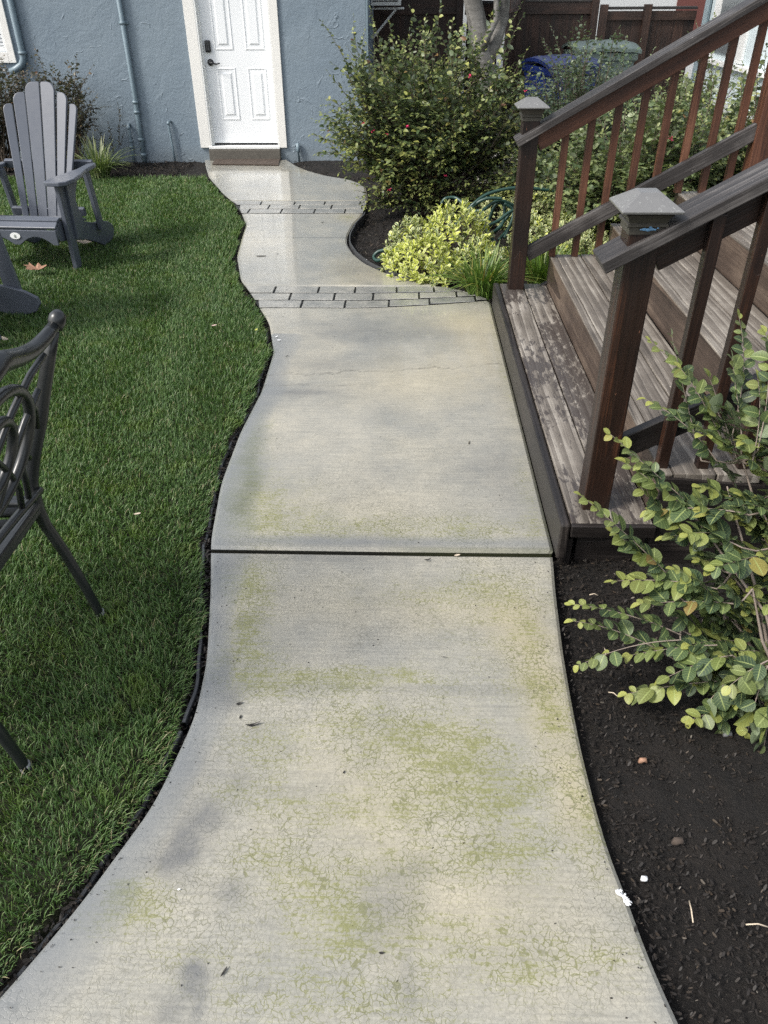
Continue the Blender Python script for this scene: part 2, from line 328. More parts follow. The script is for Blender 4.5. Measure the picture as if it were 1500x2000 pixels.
PALEBLUE = mat_plain('pale_blue_siding', (.56, .64, .67), .5, .05); WTRIM = mat_plain('white_trim', (.78, .79, .78), .45, .04)
BENDER = mat_plain('grey_plastic_edging', (.055, .057, .06), .35, .25, 12, .2)
ROOF = mat_plain('roof_shingle', (.08, .075, .07), .9, .3, 30, .8)
ACW = mat_plain('air_conditioner_white', (.62, .63, .62), .4, .05)
CAPM = None
def mat_cap():
    m = NT('spattered_pewter_cap'); v = m.coord(); n = m.noise(v, 9, 5); sp = m.ramp(m.noise(v, 75, 3, .7), [(.60, 0.0), (.70, .8)])
    col = m.mix(n, (.15, .15, .15), (.25, .248, .243)); col = m.mix(sp, col, (.42, .43, .41)); m.base(col, .38, .5, .35); m.bump(m.noise(v, 60, 3), .3, .002); return m.m
CAPM = mat_cap()
CAPSIDE = mat_plain('tarnished_olive_cap_moulding', (.060, .056, .046), .45, .35, 25, .3, metal=.3)
BLUEPAINT = mat_plain('blue_paint_drip', (.08, .19, .32), .6, .3, 60)

GREEN_STOPS = [(0, (.040, .064, .030)), (.35, (.078, .112, .046)), (.65, (.145, .175, .068)), (.88, (.235, .25, .09)), (.96, (.33, .34, .10)), (1, (.16, .07, .04))]
LEAF_BUSH = mat_leaf('bush_leaves', GREEN_STOPS, (.23, .26, .07), None, (.11, .14, .10), vein=0, trans=.16)
LEAF_NEAR = mat_leaf('near_shrub_leaves', [(0, (.024, .044, .026)), (.35, (.046, .076, .040)), (.65, (.078, .116, .048)), (.9, (.15, .185, .055)), (.992, (.28, .30, .08)), (1, (.20, .10, .05))], (.32, .33, .08), None, (.15, .19, .11), .46, .75, .14)
LEAF_BLUE = mat_leaf('blue_green_leaves', [(0, (.045, .075, .055)), (.5, (.075, .115, .080)), (1, (.13, .17, .10))], (.17, .21, .10), None, (.13, .16, .12))
LEAF_LIGHT = mat_leaf('pale_green_leaves', [(0, (.045, .075, .035)), (.5, (.095, .135, .060)), (1, (.20, .24, .12))], (.25, .28, .10), None, (.16, .19, .12))
LEAF_VAR = mat_leaf('variegated_leaves', [(0, (.075, .11, .055)), (.6, (.13, .18, .085)), (1, (.20, .25, .10))], (.62, .66, .03), (.64, .64, .32), None, tipmix=.85)
LEAF_BROWN = mat_leaf('dull_bronze_leaves', [(0, (.030, .030, .028)), (.5, (.06, .058, .045)), (.85, (.10, .085, .05)), (1, (.15, .07, .04))], (.12, .10, .05), None, (.10, .10, .085))
LEAF_STRAP = mat_leaf('strap_leaves', [(0, (.05, .10, .02)), (.6, (.11, .19, .035)), (.9, (.20, .26, .06)), (1, (.35, .25, .08))], (.17, .22, .05), None, None)
LEAF_STRAPV = mat_leaf('pale_strap_leaves', [(0, (.06, .10, .04)), (.6, (.14, .19, .08)), (1, (.30, .32, .18))], (.3, .3, .14), None, None)
PETAL = mat_plain('magenta_petal', (.55, .03, .11), .6)

# ------------------------------------------------------------------ foliage builders
_rows = [(0, 0.0), (.10, .17), (.30, .31), (.55, .355), (.78, .27), (.92, .14), (1.0, 0.0)]
def leaf_template(rows=_rows, fold=.10, curl=.10, wid=1.0):
    V = []; U = []; T = []
    for (t, w_) in rows:
        z = -curl*t*t*1.6
        if w_ == 0: V.append((0, t, z)); U.append(0.5 if t > .5 else 0); T.append(t)
        else:
            for sx in (-1, 0, 1): V.append((sx*w_*wid, t, z+(fold*w_*2 if sx else 0))); U.append(abs(sx)); T.append(t)
    F = []; n = len(rows); a = 1
    F += [(0, 2, 1, -1), (0, 3, 2, -1)]
    for i in range(1, n-2):
        b = a+3; F += [(a, a+1, b+1, b), (a+1, a+2, b+2, b+1)]; a = b
    F += [(a, a+1, a+3, -1), (a+1, a+2, a+3, -1)]
    return np.array(V, float), np.array(F), np.array(U), np.array(T)
LT_OVAL = leaf_template()
LT_SIMPLE = leaf_template([(0, 0.0), (.3, .28), (.7, .25), (1, 0.0)], .12, .12)
LT_OBOV = leaf_template([(0, 0.0), (.3, .13), (.68, .24), (.9, .17), (1, 0.0)], .10, .16)
def place_leaves(name, m, parent, pos, dirs, nrm, size, tip, tmpl, rnd=None):
    V, F, U, T = tmpl; pos = np.array(pos); n = len(pos)
    if n == 0: return None
    y = np.array(dirs, float); y /= np.linalg.norm(y, axis=1)[:, None]+1e-9; z = np.array(nrm, float)
    z -= y*(z*y).sum(1)[:, None]; z /= np.linalg.norm(z, axis=1)[:, None]+1e-9; x = np.cross(y, z)
    s = np.array(size)[:, None, None]; ws = rng.uniform(.85, 1.2, n)[:, None, None]; cv = rng.uniform(.2, 2.2, n)[:, None, None]
    P = pos[:, None, :]+s*(V[None, :, 0:1]*ws*x[:, None, :]+V[None, :, 1:2]*y[:, None, :]+V[None, :, 2:3]*cv*z[:, None, :])
    k = len(V); Fa = F[None]+(np.arange(n)*k)[:, None, None]; Fa = np.where(F[None] < 0, -1, Fa).reshape(-1, 4)
    rnd = rng.random(n) if rnd is None else np.array(rnd)
    return npmesh(name, P.reshape(-1, 3), Fa, m, parent, dict(rnd=np.repeat(rnd, k), tip=np.repeat(np.clip(tip, 0, 1), k), lu=np.tile(U, n), lv=np.tile(T, n)), smooth=True)
class Plant:
    """collects stems and leaves, then links one 'branches' mesh and one 'foliage' mesh under the plant"""
    def __init__(s, name, label, cat, base, group=None):
        s.root = thing(name, label, cat, base, group); s.st = MB(); s.p = []; s.d = []; s.n = []; s.z = []; s.t = []
    def leaf(s, p, d, n, z, t): s.p.append(p); s.d.append(d); s.n.append(n); s.z.append(z); s.t.append(t)
    def branch(s, A, B, bow=.15, r=.004, t0=.3, step=.03, size=.04, sides=4, droop=.0, seg=7, spread=1.0, distich=True, tipyellow=.25, up=.6):
        A = np.array(A, float); B = np.array(B, float); L = np.linalg.norm(B-A); C = (A+B)/2+np.array([0, 0, bow*L])+rng.normal(0, .05*L, 3)
        ts = np.linspace(0, 1, seg); pts = [(1-t)**2*A+2*t*(1-t)*C+t*t*B for t in ts]
        if sides: s.st.tube([Vector(p) for p in pts], [r*(1-.75*t) for t in ts], sides, caps=False)
        k = 0; n = max(2, int(L*(1-t0)/step))
        for i in range(n):
            t = t0+(1-t0)*(i+.5)/n; p = (1-t)**2*A+2*t*(1-t)*C+t*t*B; tg = 2*(1-t)*(C-A)+2*t*(B-C); tg = tg/(np.linalg.norm(tg)+1e-9)
            upv = np.array([0, 0, 1.0])+rng.normal(0, .25, 3); sd = np.cross(tg, upv); sd /= np.linalg.norm(sd)+1e-9; nv = np.cross(sd, tg)
            sg = 1 if k % 2 else -1; k += 1
            if not distich: sg = rng.choice([-1, 1]); sd = rng.normal(0, 1, 3)
            d = tg*.55+sg*sd*spread+rng.normal(0, .22, 3)+np.array([0, 0, -droop]); nn = nv*up+np.array([0, 0, .5])+rng.normal(0, .35, 3)
            tp = max(0, (t-1+tipyellow)/tipyellow)*rng.uniform(.3, 1) if tipyellow else 0
            z = size*rng.uniform(.65, 1.2)*(1-.45*max(0, t-.75)/.25); s.leaf(p, d, nn, z, tp)
        s.leaf(B, tg+rng.normal(0, .15, 3), nv+np.array([0, 0, .6]), size*.55, 1.0 if tipyellow else 0)
        return lambda t: ((1-t)**2*A+2*t*(1-t)*C+t*t*B)
    def done(s, leafm, tmpl=LT_OVAL, stemm=None):
        if s.st.v: s.st.build('branches', stemm or STEM, s.root, smooth=True)
        place_leaves('foliage', leafm, s.root, s.p, s.d, s.n, s.z, s.t, tmpl); return s.root
def shrub(name, label, cat, base, centre, rad, nb, nt, leafm, size=.045, group=None, tw=(.12, .26), step=.028, tmpl=LT_SIMPLE, shoots=(), jit=.18, zmin=.03, flowers=0, tip=.3, cut=None):
    P = Plant(name, label, cat, base, group); c = np.array(centre); rd = np.array(rad)
    for i in range(nb):
        u = rng.normal(0, 1, 3); u[2] = abs(u[2])*1.0-.25; u /= np.linalg.norm(u); rr = rng.uniform(.72, 1.0)+rng.normal(0, jit)*.5
        T = c+rd*u*rr; T[2] = max(T[2], zmin+rng.uniform(0, .08)); A = np.array(base)+np.array([rng.normal(0, .06), rng.normal(0, .06), 0])
        if cut and cut(T): continue
        fn = P.branch(A, T, .12, .008, .45, .06, size, 4, tipyellow=tip)
        for k in range(nt):
            t = rng.uniform(.38, 1.0); q = fn(t); d = rng.normal(0, 1, 3); d[2] = abs(d[2])*.6; d = d/np.linalg.norm(d)*.6+u*.75; d /= np.linalg.norm(d)
            e = q+d*rng.uniform(*tw)
            if e[2] < zmin: e[2] = zmin
            if cut and cut(e): continue
            P.branch(q, e, .08, .0025, .08, step, size, 3 if k % 2 else 0, seg=4, tipyellow=tip)
    for (a, b) in shoots: P.branch(a, b, .10, .004, .1, .028, size*.95, 4, tipyellow=.5)
    for k in range(flowers):
        pass
    return P
print('helpers ok')
# ================================================================== GROUND AND PATH
LP = sorted([(9.66, -2.36), (9.254, -2.258), (8.704, -2.105), (7.914, -1.789), (7.415, -1.551), (6.778, -1.369), (6.3, -1.325), (5.841, -1.275), (5.297, -1.149), (4.93, -.998), (4.472, -.825),
      (4.042, -.735), (3.549, -.723), (3.116, -.754), (2.675, -.755), (2.284, -.715), (1.992, -.654), (1.657, -.594), (1.439, -.581), (1.16, -.621), (.897, -.721), (.71, -.813), (.4, -1.0), (0, -1.25), (-.6, -1.5), (-1.6, -1.6)])
RP = sorted([(9.66, -1.40), (9.307, -1.25), (9.023, -1.091), (8.727, -.841), (8.572, -.60), (8.3, -.42), (7.7, -.37), (7.078, -.394), (6.782, -.453), (6.413, -.481), (6.19, -.47), (5.914, -.401), (5.657, -.292), (5.42, -.119),
      (5.253, .096), (5.126, .301), (5.024, .432), (4.90, .545), (4.80, .549), (2.9, .547), (2.2, .538), (2.015, .518), (1.724, .496), (1.538, .488), (1.358, .484), (1.171, .488), (1.036, .497), (.95, .513), (.839, .525), (.692, .555), (.4, .64), (0, .80), (-1.6, 1.1)])
def _interp(tab):
    ys = np.array([a for a, b in tab]); xs = np.array([b for a, b in tab])
    yy = np.linspace(ys[0], ys[-1], 1400); xx = np.interp(yy, ys, xs); k = np.hanning(31); k /= k.sum()
    xp = np.concatenate([np.full(15, xx[0]), xx, np.full(15, xx[-1])]); xs2 = np.convolve(xp, k, 'valid'); return lambda y: np.interp(y, yy, xs2)
Lx = _interp(LP); _Rs = _interp(RP)
def Rx(y):
    y = np.asarray(y, float); return np.where((y > 2.23) & (y < 4.86), .545, _Rs(y))

gnd = MB(); gnd.add([(-200, -200, -.16), (200, -200, -.16), (200, 200, -.16), (-200, 200, -.16)], [(0, 1, 2, 3)])
gnd.build('ground', GROUND, kind='structure')
def sheet(name, x0, x1, y0, y1, step, zf, m, **k):
    nx = int((x1-x0)/step)+1; ny = int((y1-y0)/step)+1
    X, Y = np.meshgrid(np.linspace(x0, x1, nx), np.linspace(y0, y1, ny)); Z = zf(X, Y)
    i = np.arange(nx*ny).reshape(ny, nx); F = np.stack([i[:-1, :-1], i[:-1, 1:], i[1:, 1:], i[1:, :-1]], -1).reshape(-1, 4)
    return tag(npmesh(name, np.stack([X, Y, Z], -1).reshape(-1, 3), F, m, smooth=True), **k)
def bumpf(X, Y, a=.010):
    z = np.zeros_like(X)
    for f, w_ in ((3, 1), (7, .8), (15, .55), (33, .4), (61, .35), (108, .28)):
        for j in range(3):
            th = rng.uniform(0, 6.28); z += w_*np.sin(f*(X*math.cos(th)+Y*math.sin(th))+rng.uniform(0, 6))/3
    return z*a
sheet('soil_bed', -6.0, 4.5, -1.6, 9.62, .020, lambda X, Y: bumpf(X, Y, .014)-.055+np.where((X > Rx(Y)), .022*np.clip((X-Rx(Y))/.25, 0, 1), 0)+np.where(Y > 8.75, .03, 0), SOIL, kind='structure')

# path blobs: (x, y, rx, ry, strength)
ALG = [(.1, 1.25, .42, .28, .30), (-.1, .85, .5, .16, .22), (.3, 1.8, .22, .35, .25), (-.665, 2.65, .05, .16, .9), (-.69, 3.0, .035, .2, .6), (-.61, 2.50, .13, .16, 1.6), (-.68, 2.85, .09, .22, .9), (-.66, 3.15, .06, .2, .5), (-.3, 2.36, .45, .09, .7), (.25, 2.36, .35, .08, .6), (-.55, 2.04, .10, .09, 1.3), (-.50, 1.85, .07, .14, 1.2), (-.48, 1.66, .13, .09, .95), (-.40, 1.57, .12, .05, 1.2), (-.22, 1.58, .12, .05, 1.2),
       (-.01, 1.61, .07, .035, 1.3), (-.12, 1.585, .20, .04, .8), (.40, 1.78, .05, .13, .95), (.40, 1.575, .07, .07, 1.1), (.42, 1.46, .06, .09, .8), (.12, 1.32, .16, .10, 1.15), (.24, 1.22, .14, .08, 1.2), (.05, 1.4, .12, .06, .8), (.46, 1.15, .04, .14, .8), (-.16, .94, .09, .05, 1.2),
       (.22, 1.04, .10, .035, 1.2), (.35, 1.08, .08, .05, .7), (-.13, .85, .08, .06, 1.1), (-.62, .93, .06, .035, 1.2), (-.64, .87, .07, .05, 1.0), (-.56, .90, .05, .05, .8), (-.15, 1.43, .10, .07, .7), (-.35, 1.35, .12, .07, .7), (-.05, 1.15, .25, .06, .75), (-.45, .80, .1, .02, .4), (.1, .85, .2, .05, .6), (.25, .78, .08, .03, .9),
       (.30, 2.0, .16, .10, .6), (.1, 1.98, .3, .08, .4), (-.1, .72, .3, .05, .6), (-.4, 1.2, .1, .05, .6), (.52, 3.6, .03, .5, .7), (.53, 4.4, .03, .4, .8), (.5, 2.6, .04, .3, .6), (-.3, 1.02, .12, .05, .7), (.05, 1.0, .2, .04, .6), (.42, .8, .1, .05, .5), (-.52, 7.0, .12, .12, 1.3)]
DARKB = [(-.507, 1.07, .055, .075, 1.3), (-.47, 1.13, .035, .04, 1.2), (-.54, 1.01, .05, .04, 1.0), (-.55, 1.25, .08, .10, .7), (-.42, 1.22, .04, .08, .5), (-.49, 1.5, .03, .05, .9), (-.53, 1.62, .025, .13, .6), (-.385, .94, .04, .035, .8), (-.43, .77, .018, .018, 1.9), (-.425, .74, .02, .03, 1.4), (-.40, .71, .012, .05, 1.4), (-.46, .69, .03, .03, .9), (-.28, .745, .01, .012, .8), (.05, 1.0, .07, .04, .5), (.0, .92, .05, .05, .4),
         (.05, 4.3, .30, .14, .5), (-.35, 4.35, .25, .2, .55), (-.45, 3.85, .18, .10, .6), (-.5, 3.52, .16, .04, 1.0), (.35, 2.8, .18, .18, .45), (.42, 2.55, .08, .3, .35), (-.12, 2.75, .12, .12, .2), (-.2, 2.27, .5, .035, .7), (-.3, 2.17, .35, .03, .6), (.0, 1.555, .35, .02, .5), (-.1, 7.2, .2, .06, .5), (-.6, 6.35, .3, .03, .5), (-.4, 5.5, .3, .15, .4), (-.05, .9, .05, .1, .4), (.02, .76, .02, .08, .6)]
TANB = [(.1, 3.7, .35, .35, .5), (.4, 4.2, .15, .5, .7), (.38, 1.8, .12, .22, .75), (.42, 1.5, .09, .2, .9), (.44, 1.2, .07, .15, .9), (.2, 1.9, .3, .12, .5), (-.3, 1.9, .3, .15, .3), (.2, .9, .3, .15, .45), (.0, 1.3, .3, .2, .35), (-.5, 7.0, .14, .16, 1.1), (.0, 5.45, .3, .15, .7), (-1.0, 9.0, .35, .12, .8), (-.5, 8.2, .2, .3, .6), (.3, 4.5, .3, .2, .5), (-.2, 2.5, .4, .2, .35), (-.1, 1.1, .3, .2, .3)]
def blob(X, Y, L):
    r = np.zeros_like(X); w1 = .35*np.sin(23*X+5*Y)+.3*np.sin(41*Y-11*X)+.25*np.sin(67*X+31*Y)
    for (x, y, a, b, s) in L:
        d = np.sqrt(((X-x)/a)**2+((Y-y)/b)**2)*(1+.16*w1); r = r+min(s, 1.15)*np.exp(-d*d*(1.1 if s < 1.6 else .5))
    return np.clip(r, 0, 1.2)
def slab(name, ya, yb, step, tb=None, **kw):
    """one run of path between two joints; ya/yb may be functions of x"""
    fa = ya if callable(ya) else (lambda x: np.full_like(x, ya)); fb = yb if callable(yb) else (lambda x: np.full_like(x, yb))
    ny = max(3, int((fb(np.zeros(1))[0]-fa(np.zeros(1))[0])/step)); nx = int(1.4/step)
    s = np.linspace(0, 1, nx); t = np.linspace(0, 1, ny); S, T = np.meshgrid(s, t)
    y0 = float(fa(np.zeros(1))[0]); y1 = float(fb(np.zeros(1))[0]); Yc = y0+(y1-y0)*T
    X = Lx(Yc)+(Rx(Yc)-Lx(Yc))*S; Y = fa(X)+(fb(X)-fa(X))*T; X = Lx(Y)+(Rx(Y)-Lx(Y))*S
    dl = X-Lx(Y); dr = Rx(Y)-X; e = np.minimum(np.minimum(dl, dr), np.minimum(Y-fa(X), fb(X)-Y)); Z = -.008*np.clip(1-e/.016, 0, 1)**2
    Z += .0015*np.sin(3*X+2*Y)
    i = np.arange(nx*ny).reshape(ny, nx); F = [np.stack([i[:-1, :-1], i[:-1, 1:], i[1:, 1:], i[1:, :-1]], -1).reshape(-1, 4)]
    V = [np.stack([X, Y, Z], -1).reshape(-1, 3)]
    # skirts
    bd = list(i[0, :])+list(i[1:, -1])+list(i[-1, -2::-1])+list(i[-2:0:-1, 0]); base = nx*ny
    n = len(bd); k = np.arange(n); bv = V[0][bd].copy(); bv[:, 2] = -.012; V.append(bv); bv = bv.copy(); bv[:, 2] = -.11; V.append(bv)
    F.append(np.stack([np.array(bd)[k], base+k, base+(k+1) % n, np.array(bd)[(k+1) % n]], -1)); F.append(np.stack([base+k, base+n+k, base+n+(k+1) % n, base+(k+1) % n], -1))
    V = np.concatenate(V); X = V[:, 0]; Y = V[:, 1]
    edge = X-Lx(Y); wet = np.clip(1.15-edge/(.10+.03*np.sin(3.1*Y)+.015*np.sin(9*Y+1)+.03*(Y > 2.2)), 0, 1)**.6*(Y < 4.3)*.9
    wet = np.maximum(wet, .6*np.clip(1-np.abs(Y-2.27)/.05, 0, 1)); wet = np.maximum(wet, .4*np.clip(1-(.545-X)/.05, 0, 1)*(Y < 1.4))
    craze = np.clip((3.6-Y)/1.2, 0, 1)
    gr = np.where(V[:, 2] < -.011, 1.1, 0.0)
    for gy in (8.73, 6.365): gr = np.maximum(gr, .6*np.clip(1-np.abs(Y-gy)/.013, 0, 1))
    gr = np.maximum(gr, .5*np.clip(1-np.abs(Y-1.553+.01*np.sin(3*X))/.006, 0, 1)*0)
    moss = np.clip(1-np.abs(Y-2.228)/.012, 0, 1)*np.clip((X+.1)/.2, 0, 1)
    sx = -.625-.05*np.clip((Y-2.5)/.6, 0, 1)+.015*np.sin(17*Y); moss = np.maximum(moss, .42*np.exp(-((X-sx)/.045)**2)*np.clip((Y-2.40)/.06, 0, 1)*np.clip((3.5-Y)/.9, 0, 1)*(.8+.2*np.sin(60*Y+9*np.sin(30*Y))))
    moss = np.maximum(moss, .55*np.clip(1-(Rx(Y)-X)/.012, 0, 1)*(Y > 2.2)*(Y < 4.9)); hc = 3.72+.12*(X+.7)/1.2+.05*(X > .0)*(X)+.012*np.sin(17*X)+.008*np.sin(41*X+1)+.006*np.sin(90*X)
    hair = np.clip(1-np.abs(Y-hc)/.008, 0, 1)*.75*(np.sin(13*X)*.3+.7); hair = np.maximum(hair, .35*np.clip(1-np.abs(Y-3.60-.01*np.sin(21*X))/.010, 0, 1)*np.clip((-.15-X)*6, 0, 1))
    film = np.clip((Y-4.0)/1.6, 0, 1)*.55+np.clip((Y-2.3)/.9, 0, 1)*.45
    return tag(npmesh(name, V, np.concatenate(F), CONC, attrs=dict(algae=blob(X, Y, ALG), dark=blob(X, Y, DARKB), tan=blob(X, Y, TANB), wet=wet, craze=craze, groove=gr, moss=moss, hair=hair, film=film), smooth=False), kind='structure', **kw)
band_lo = lambda x: 4.735+.0*x+np.clip(x+.35, 0, 2)**1.5*.19
band_hi = lambda x: np.full_like(x, 5.162)
slab('path', -1.6, 2.199, .012)
slab('path', 2.221, band_lo, .014)
slab('path', band_hi, 7.15, .02)
slab('path', 7.62, 9.66, .022)
def brick_band(name, fa, fb, rows, bl):
    """stamped rows of brick: dark joint bed with each brick face a little proud"""
    V = []; F = []; R = []; bed = MB(); xs = np.linspace(-1.75, .60, 90)
    lo = fa(xs); hi = fb(xs)
    pts = [(x, y, -.010) for x, y in zip(xs, lo)]+[(x, y, -.010) for x, y in zip(xs[::-1], hi[::-1])]
    nb = len(xs)
    bv = []; bf = []
    for x, a, b in zip(xs, lo, hi):
        for y in (a, b): bv.append((min(max(x, float(Lx(y))), float(Rx(y))), y, -.010))
    for i in range(nb-1): bf.append((2*i, 2*i+2, 2*i+3, 2*i+1))
    bed.add(bv, bf)
    # side skirts
    for side in (Lx, Rx):
        q = [(float(side(y)), y) for y in np.linspace(float(np.interp(0, xs, lo)), float(np.interp(0, xs, hi)), 6)]
    bed.build(name+'_joint_bed', BRICKJOINT, kind='structure')
    for r in range(rows):
        x = -2.0+(r % 2)*bl*.5+rng.uniform(-.03, .03)
        while x < .75:
            L = bl*rng.uniform(.9, 1.12); g = .0055; m_ = 7
            xa = x+g; xb = x+L-g; x += L
            row0 = lambda X: fa(X)+(fb(X)-fa(X))*(r/rows)+.0095; row1 = lambda X: fa(X)+(fb(X)-fa(X))*((r+1)/rows)-.0095
            ym = float((row0(np.array([xa]))[0]+row1(np.array([xb]))[0])/2)
            l = float(Lx(ym))+.004; rr = float(Rx(ym))-.004
            if xb < l+.01 or xa > rr-.01: continue
            xx = np.linspace(xa, xb, m_); ya = row0(xx); yb = row1(xx); wob = rng.normal(0, .0012, m_); zt = rng.uniform(-.0015, .0008); b0 = len(V); rv = rng.random()
            for j, X in enumerate(xx):
                eb = .004 if j in (0, m_-1) else 0
                for q, (Yv, z) in enumerate(((ya[j]+wob[j], -.0045), (ya[j]+.003+wob[j], zt), (yb[j]-.003-wob[j], zt), (yb[j]-wob[j], -.0045))):
                    zz = -.0045 if j in (0, m_-1) else z; Xc = X
                    Xc = min(max(Xc, float(Lx(Yv))), float(Rx(Yv))); V.append((Xc, Yv, zz)); R.append(rv)
            # widen top: shift 2nd/penultimate columns close to the ends
            for q in range(4):
                for j, s in ((1, xa+.003), (m_-2, xb-.003)):
                    v = V[b0+j*4+q]; V[b0+j*4+q] = (min(max(s, float(Lx(v[1]))), float(Rx(v[1]))), v[1], v[2])
            for j in range(m_-1):
                for q in range(3): F.append((b0+j*4+q, b0+(j+1)*4+q, b0+(j+1)*4+q+1, b0+j*4+q+1))
    tag(npmesh(name, np.array(V), np.array(F), BRICK, attrs=dict(rnd=np.array(R))), kind='structure')
BRICKJOINT = mat_plain('dark_brick_joint', (.012, .0125, .012), .5, .3, 30, .5)
brick_band('stamped_brick_band', lambda x: band_lo(x)+.002, lambda x: band_hi(x)-.002, 3, .27)
brick_band('stamped_brick_band', lambda x: np.full_like(x, 7.152), lambda x: np.full_like(x, 7.618), 3, .30)
# joint filler seen at the bottom of the open joint
MB().box(-.76, .53, 2.1995, 2.2205, -.10, -.040).build('path_joint', mat_plain('mossy_joint', (.012, .013, .007), .8), kind='structure')
# patio beyond the bush
sheet('patio', .70, 3.56, 8.45, 11.55, .25, lambda X, Y: X*0-.012, mat_plain('pale_patio_concrete', (.36, .35, .31), .35, .25, 3, .3), kind='structure')

# plastic edging between lawn and path
for (ya, yb) in ((.35, 1.42), (1.43, 3.2), (3.2, 5.0)):
    ys = np.arange(ya, yb, .03); e = MB(); off = np.array([.030+.008*math.sin(7*y)+.003*math.sin(31*y) for y in ys]); zz = np.array([-.008+.004*math.sin(5*y+1)+.003*math.sin(19*y) for y in ys]); n = len(ys)
    for y, o_, z in zip(ys, off, zz):
        x = float(Lx(y))-o_; z -= .012 if 1.2 < y < 2.3 else .024; e.v += [(x-.007, y, z-.06), (x-.007, y, z-.002), (x-.005, y, z+.001), (x+.003, y, z), (x+.005, y, z-.003), (x+.005, y, z-.06)]
    for i in range(n-1):
        for k in range(5): e.f.append((i*6+k, (i+1)*6+k, (i+1)*6+k+1, i*6+k+1))
    lab = {.35: 'grey plastic lawn edging strip along the nearest bend of the path', 1.43: 'grey plastic lawn edging strip beside the two middle slabs', 3.2: 'grey plastic lawn edging strip along the narrow far curve of the path'}[ya]
    e.build('lawn_edging', BENDER, label=lab, cat='edging', group='plastic edging strips along the lawn')
ys = np.arange(5.3, 7.15, .03); e = MB()
for y in ys:
    x = float(Rx(y))+.022; e.v += [(x-.005, y, -.06), (x-.005, y, .012), (x+.005, y, .012), (x+.005, y, -.06)]
for i in range(len(ys)-1):
    for k in range(3): e.f.append((i*4+k, i*4+4+k, i*4+5+k, i*4+1+k))
e.build('bed_edging', BENDER, label='black bender board curving round the shrub bed by the path', cat='edging')

# ================================================================== LAWN
def lawn():
    lefts = lambda y: np.minimum(-5.2, -5.2)+0*y
    N = 1350000; Y = rng.uniform(-.3, 8.80, N)
    X = rng.uniform(-5.2, -.5, N)
    vis = -(1.25+.55*Y)*.98-.45            # a little outside what the photo sees
    dist = np.sqrt(Y**2+X**2+1.7**2); dens = np.clip(2.9/dist, .25, 1.0)
    edge = Lx(Y)-.034-.010*np.sin(9*Y)-.008*np.sin(23*Y)
    keep = (X < edge) & (X > np.minimum(vis, -1.7)) & (rng.random(N) < dens) & ~((Y > 8.55) & (X < -2.2-.0*Y) & (rng.random(N) < (Y-8.55)*4))
    X = X[keep]; Y = Y[keep]; n = len(X); dist = dist[keep]
    near = np.clip(1-(Lx(Y)-.045-X)/.08, 0, 1)
    h = rng.uniform(.014, .036, n)*(1+.25*np.sin(2.3*X+1.1*Y)*np.sin(1.7*Y-.6*X)); w_ = rng.uniform(.0006, .0013, n)*(.8+.20*dist)
    h *= (1+.10*(dist > 4))
    ph = 2.2*np.sin(1.9*X+.7*Y)+1.8*np.sin(1.1*Y-2.1*X+2)+1.5*np.sin(6*X+2*Y)+rng.normal(0, 1.7, n)
    ph = np.where(near > .2, rng.normal(0, .7, n), ph)
    lean = rng.uniform(.25, .95, n)*(1+.35*near); dx = np.cos(ph); dy = np.sin(ph); px = -dy; py = dx
    tw = rng.normal(0, .6, n); wx = px*np.cos(tw)+dx*np.sin(tw); wy = py*np.cos(tw)+dy*np.sin(tw)
    lv = [(0, 0, 1), (.38, .16, .95), (.75, .55, .7), (1.0, 1.0, 0)]
    z0 = -.022+.006*np.sin(4*X)*np.sin(3*Y)
    V = np.zeros((n, 7, 3)); T = np.zeros((n, 7)); q = 0
    for (t, b, ww) in lv:
        cx = X+dx*h*lean*b; cy = Y+dy*h*lean*b; cz = z0+h*t*(1-.28*lean*b)*1.25
        if ww:
            for s in (-1, 1):
                V[:, q, 0] = cx+s*wx*w_*ww; V[:, q, 1] = cy+s*wy*w_*ww; V[:, q, 2] = cz; T[:, q] = t; q += 1
        else: V[:, q, 0] = cx; V[:, q, 1] = cy; V[:, q, 2] = cz; T[:, q] = t; q += 1
    F0 = np.array([(0, 1, 3, 2), (2, 3, 5, 4), (4, 5, 6, -1)]); F = F0[None]+(np.arange(n)*7)[:, None, None]; F = np.where(F0[None] < 0, -1, F).reshape(-1, 4)
    rn = rng.random(n); yl = np.clip(.5+.5*np.sin(3.1*X+2)*np.sin(2.7*Y), 0, 1); rn = np.clip(rn+(near > .3)*.05*(Y < 1.4), 0, 1)
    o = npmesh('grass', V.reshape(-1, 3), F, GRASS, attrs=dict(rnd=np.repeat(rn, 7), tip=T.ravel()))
    print('grass blades', n); return tag(o, 'short green lawn grass growing left of the concrete path', 'grass', kind='stuff')
lawn()
sheet('lawn_soil', -6.0, -.4, -1.6, 8.75, .05, lambda X, Y: np.where(X < Lx(Y)-.055, -.022, -.09)+bumpf(X, Y, .003), mat_soil('lawn_soil', (.012, .016, .007), (.03, .034, .014)), kind='structure')

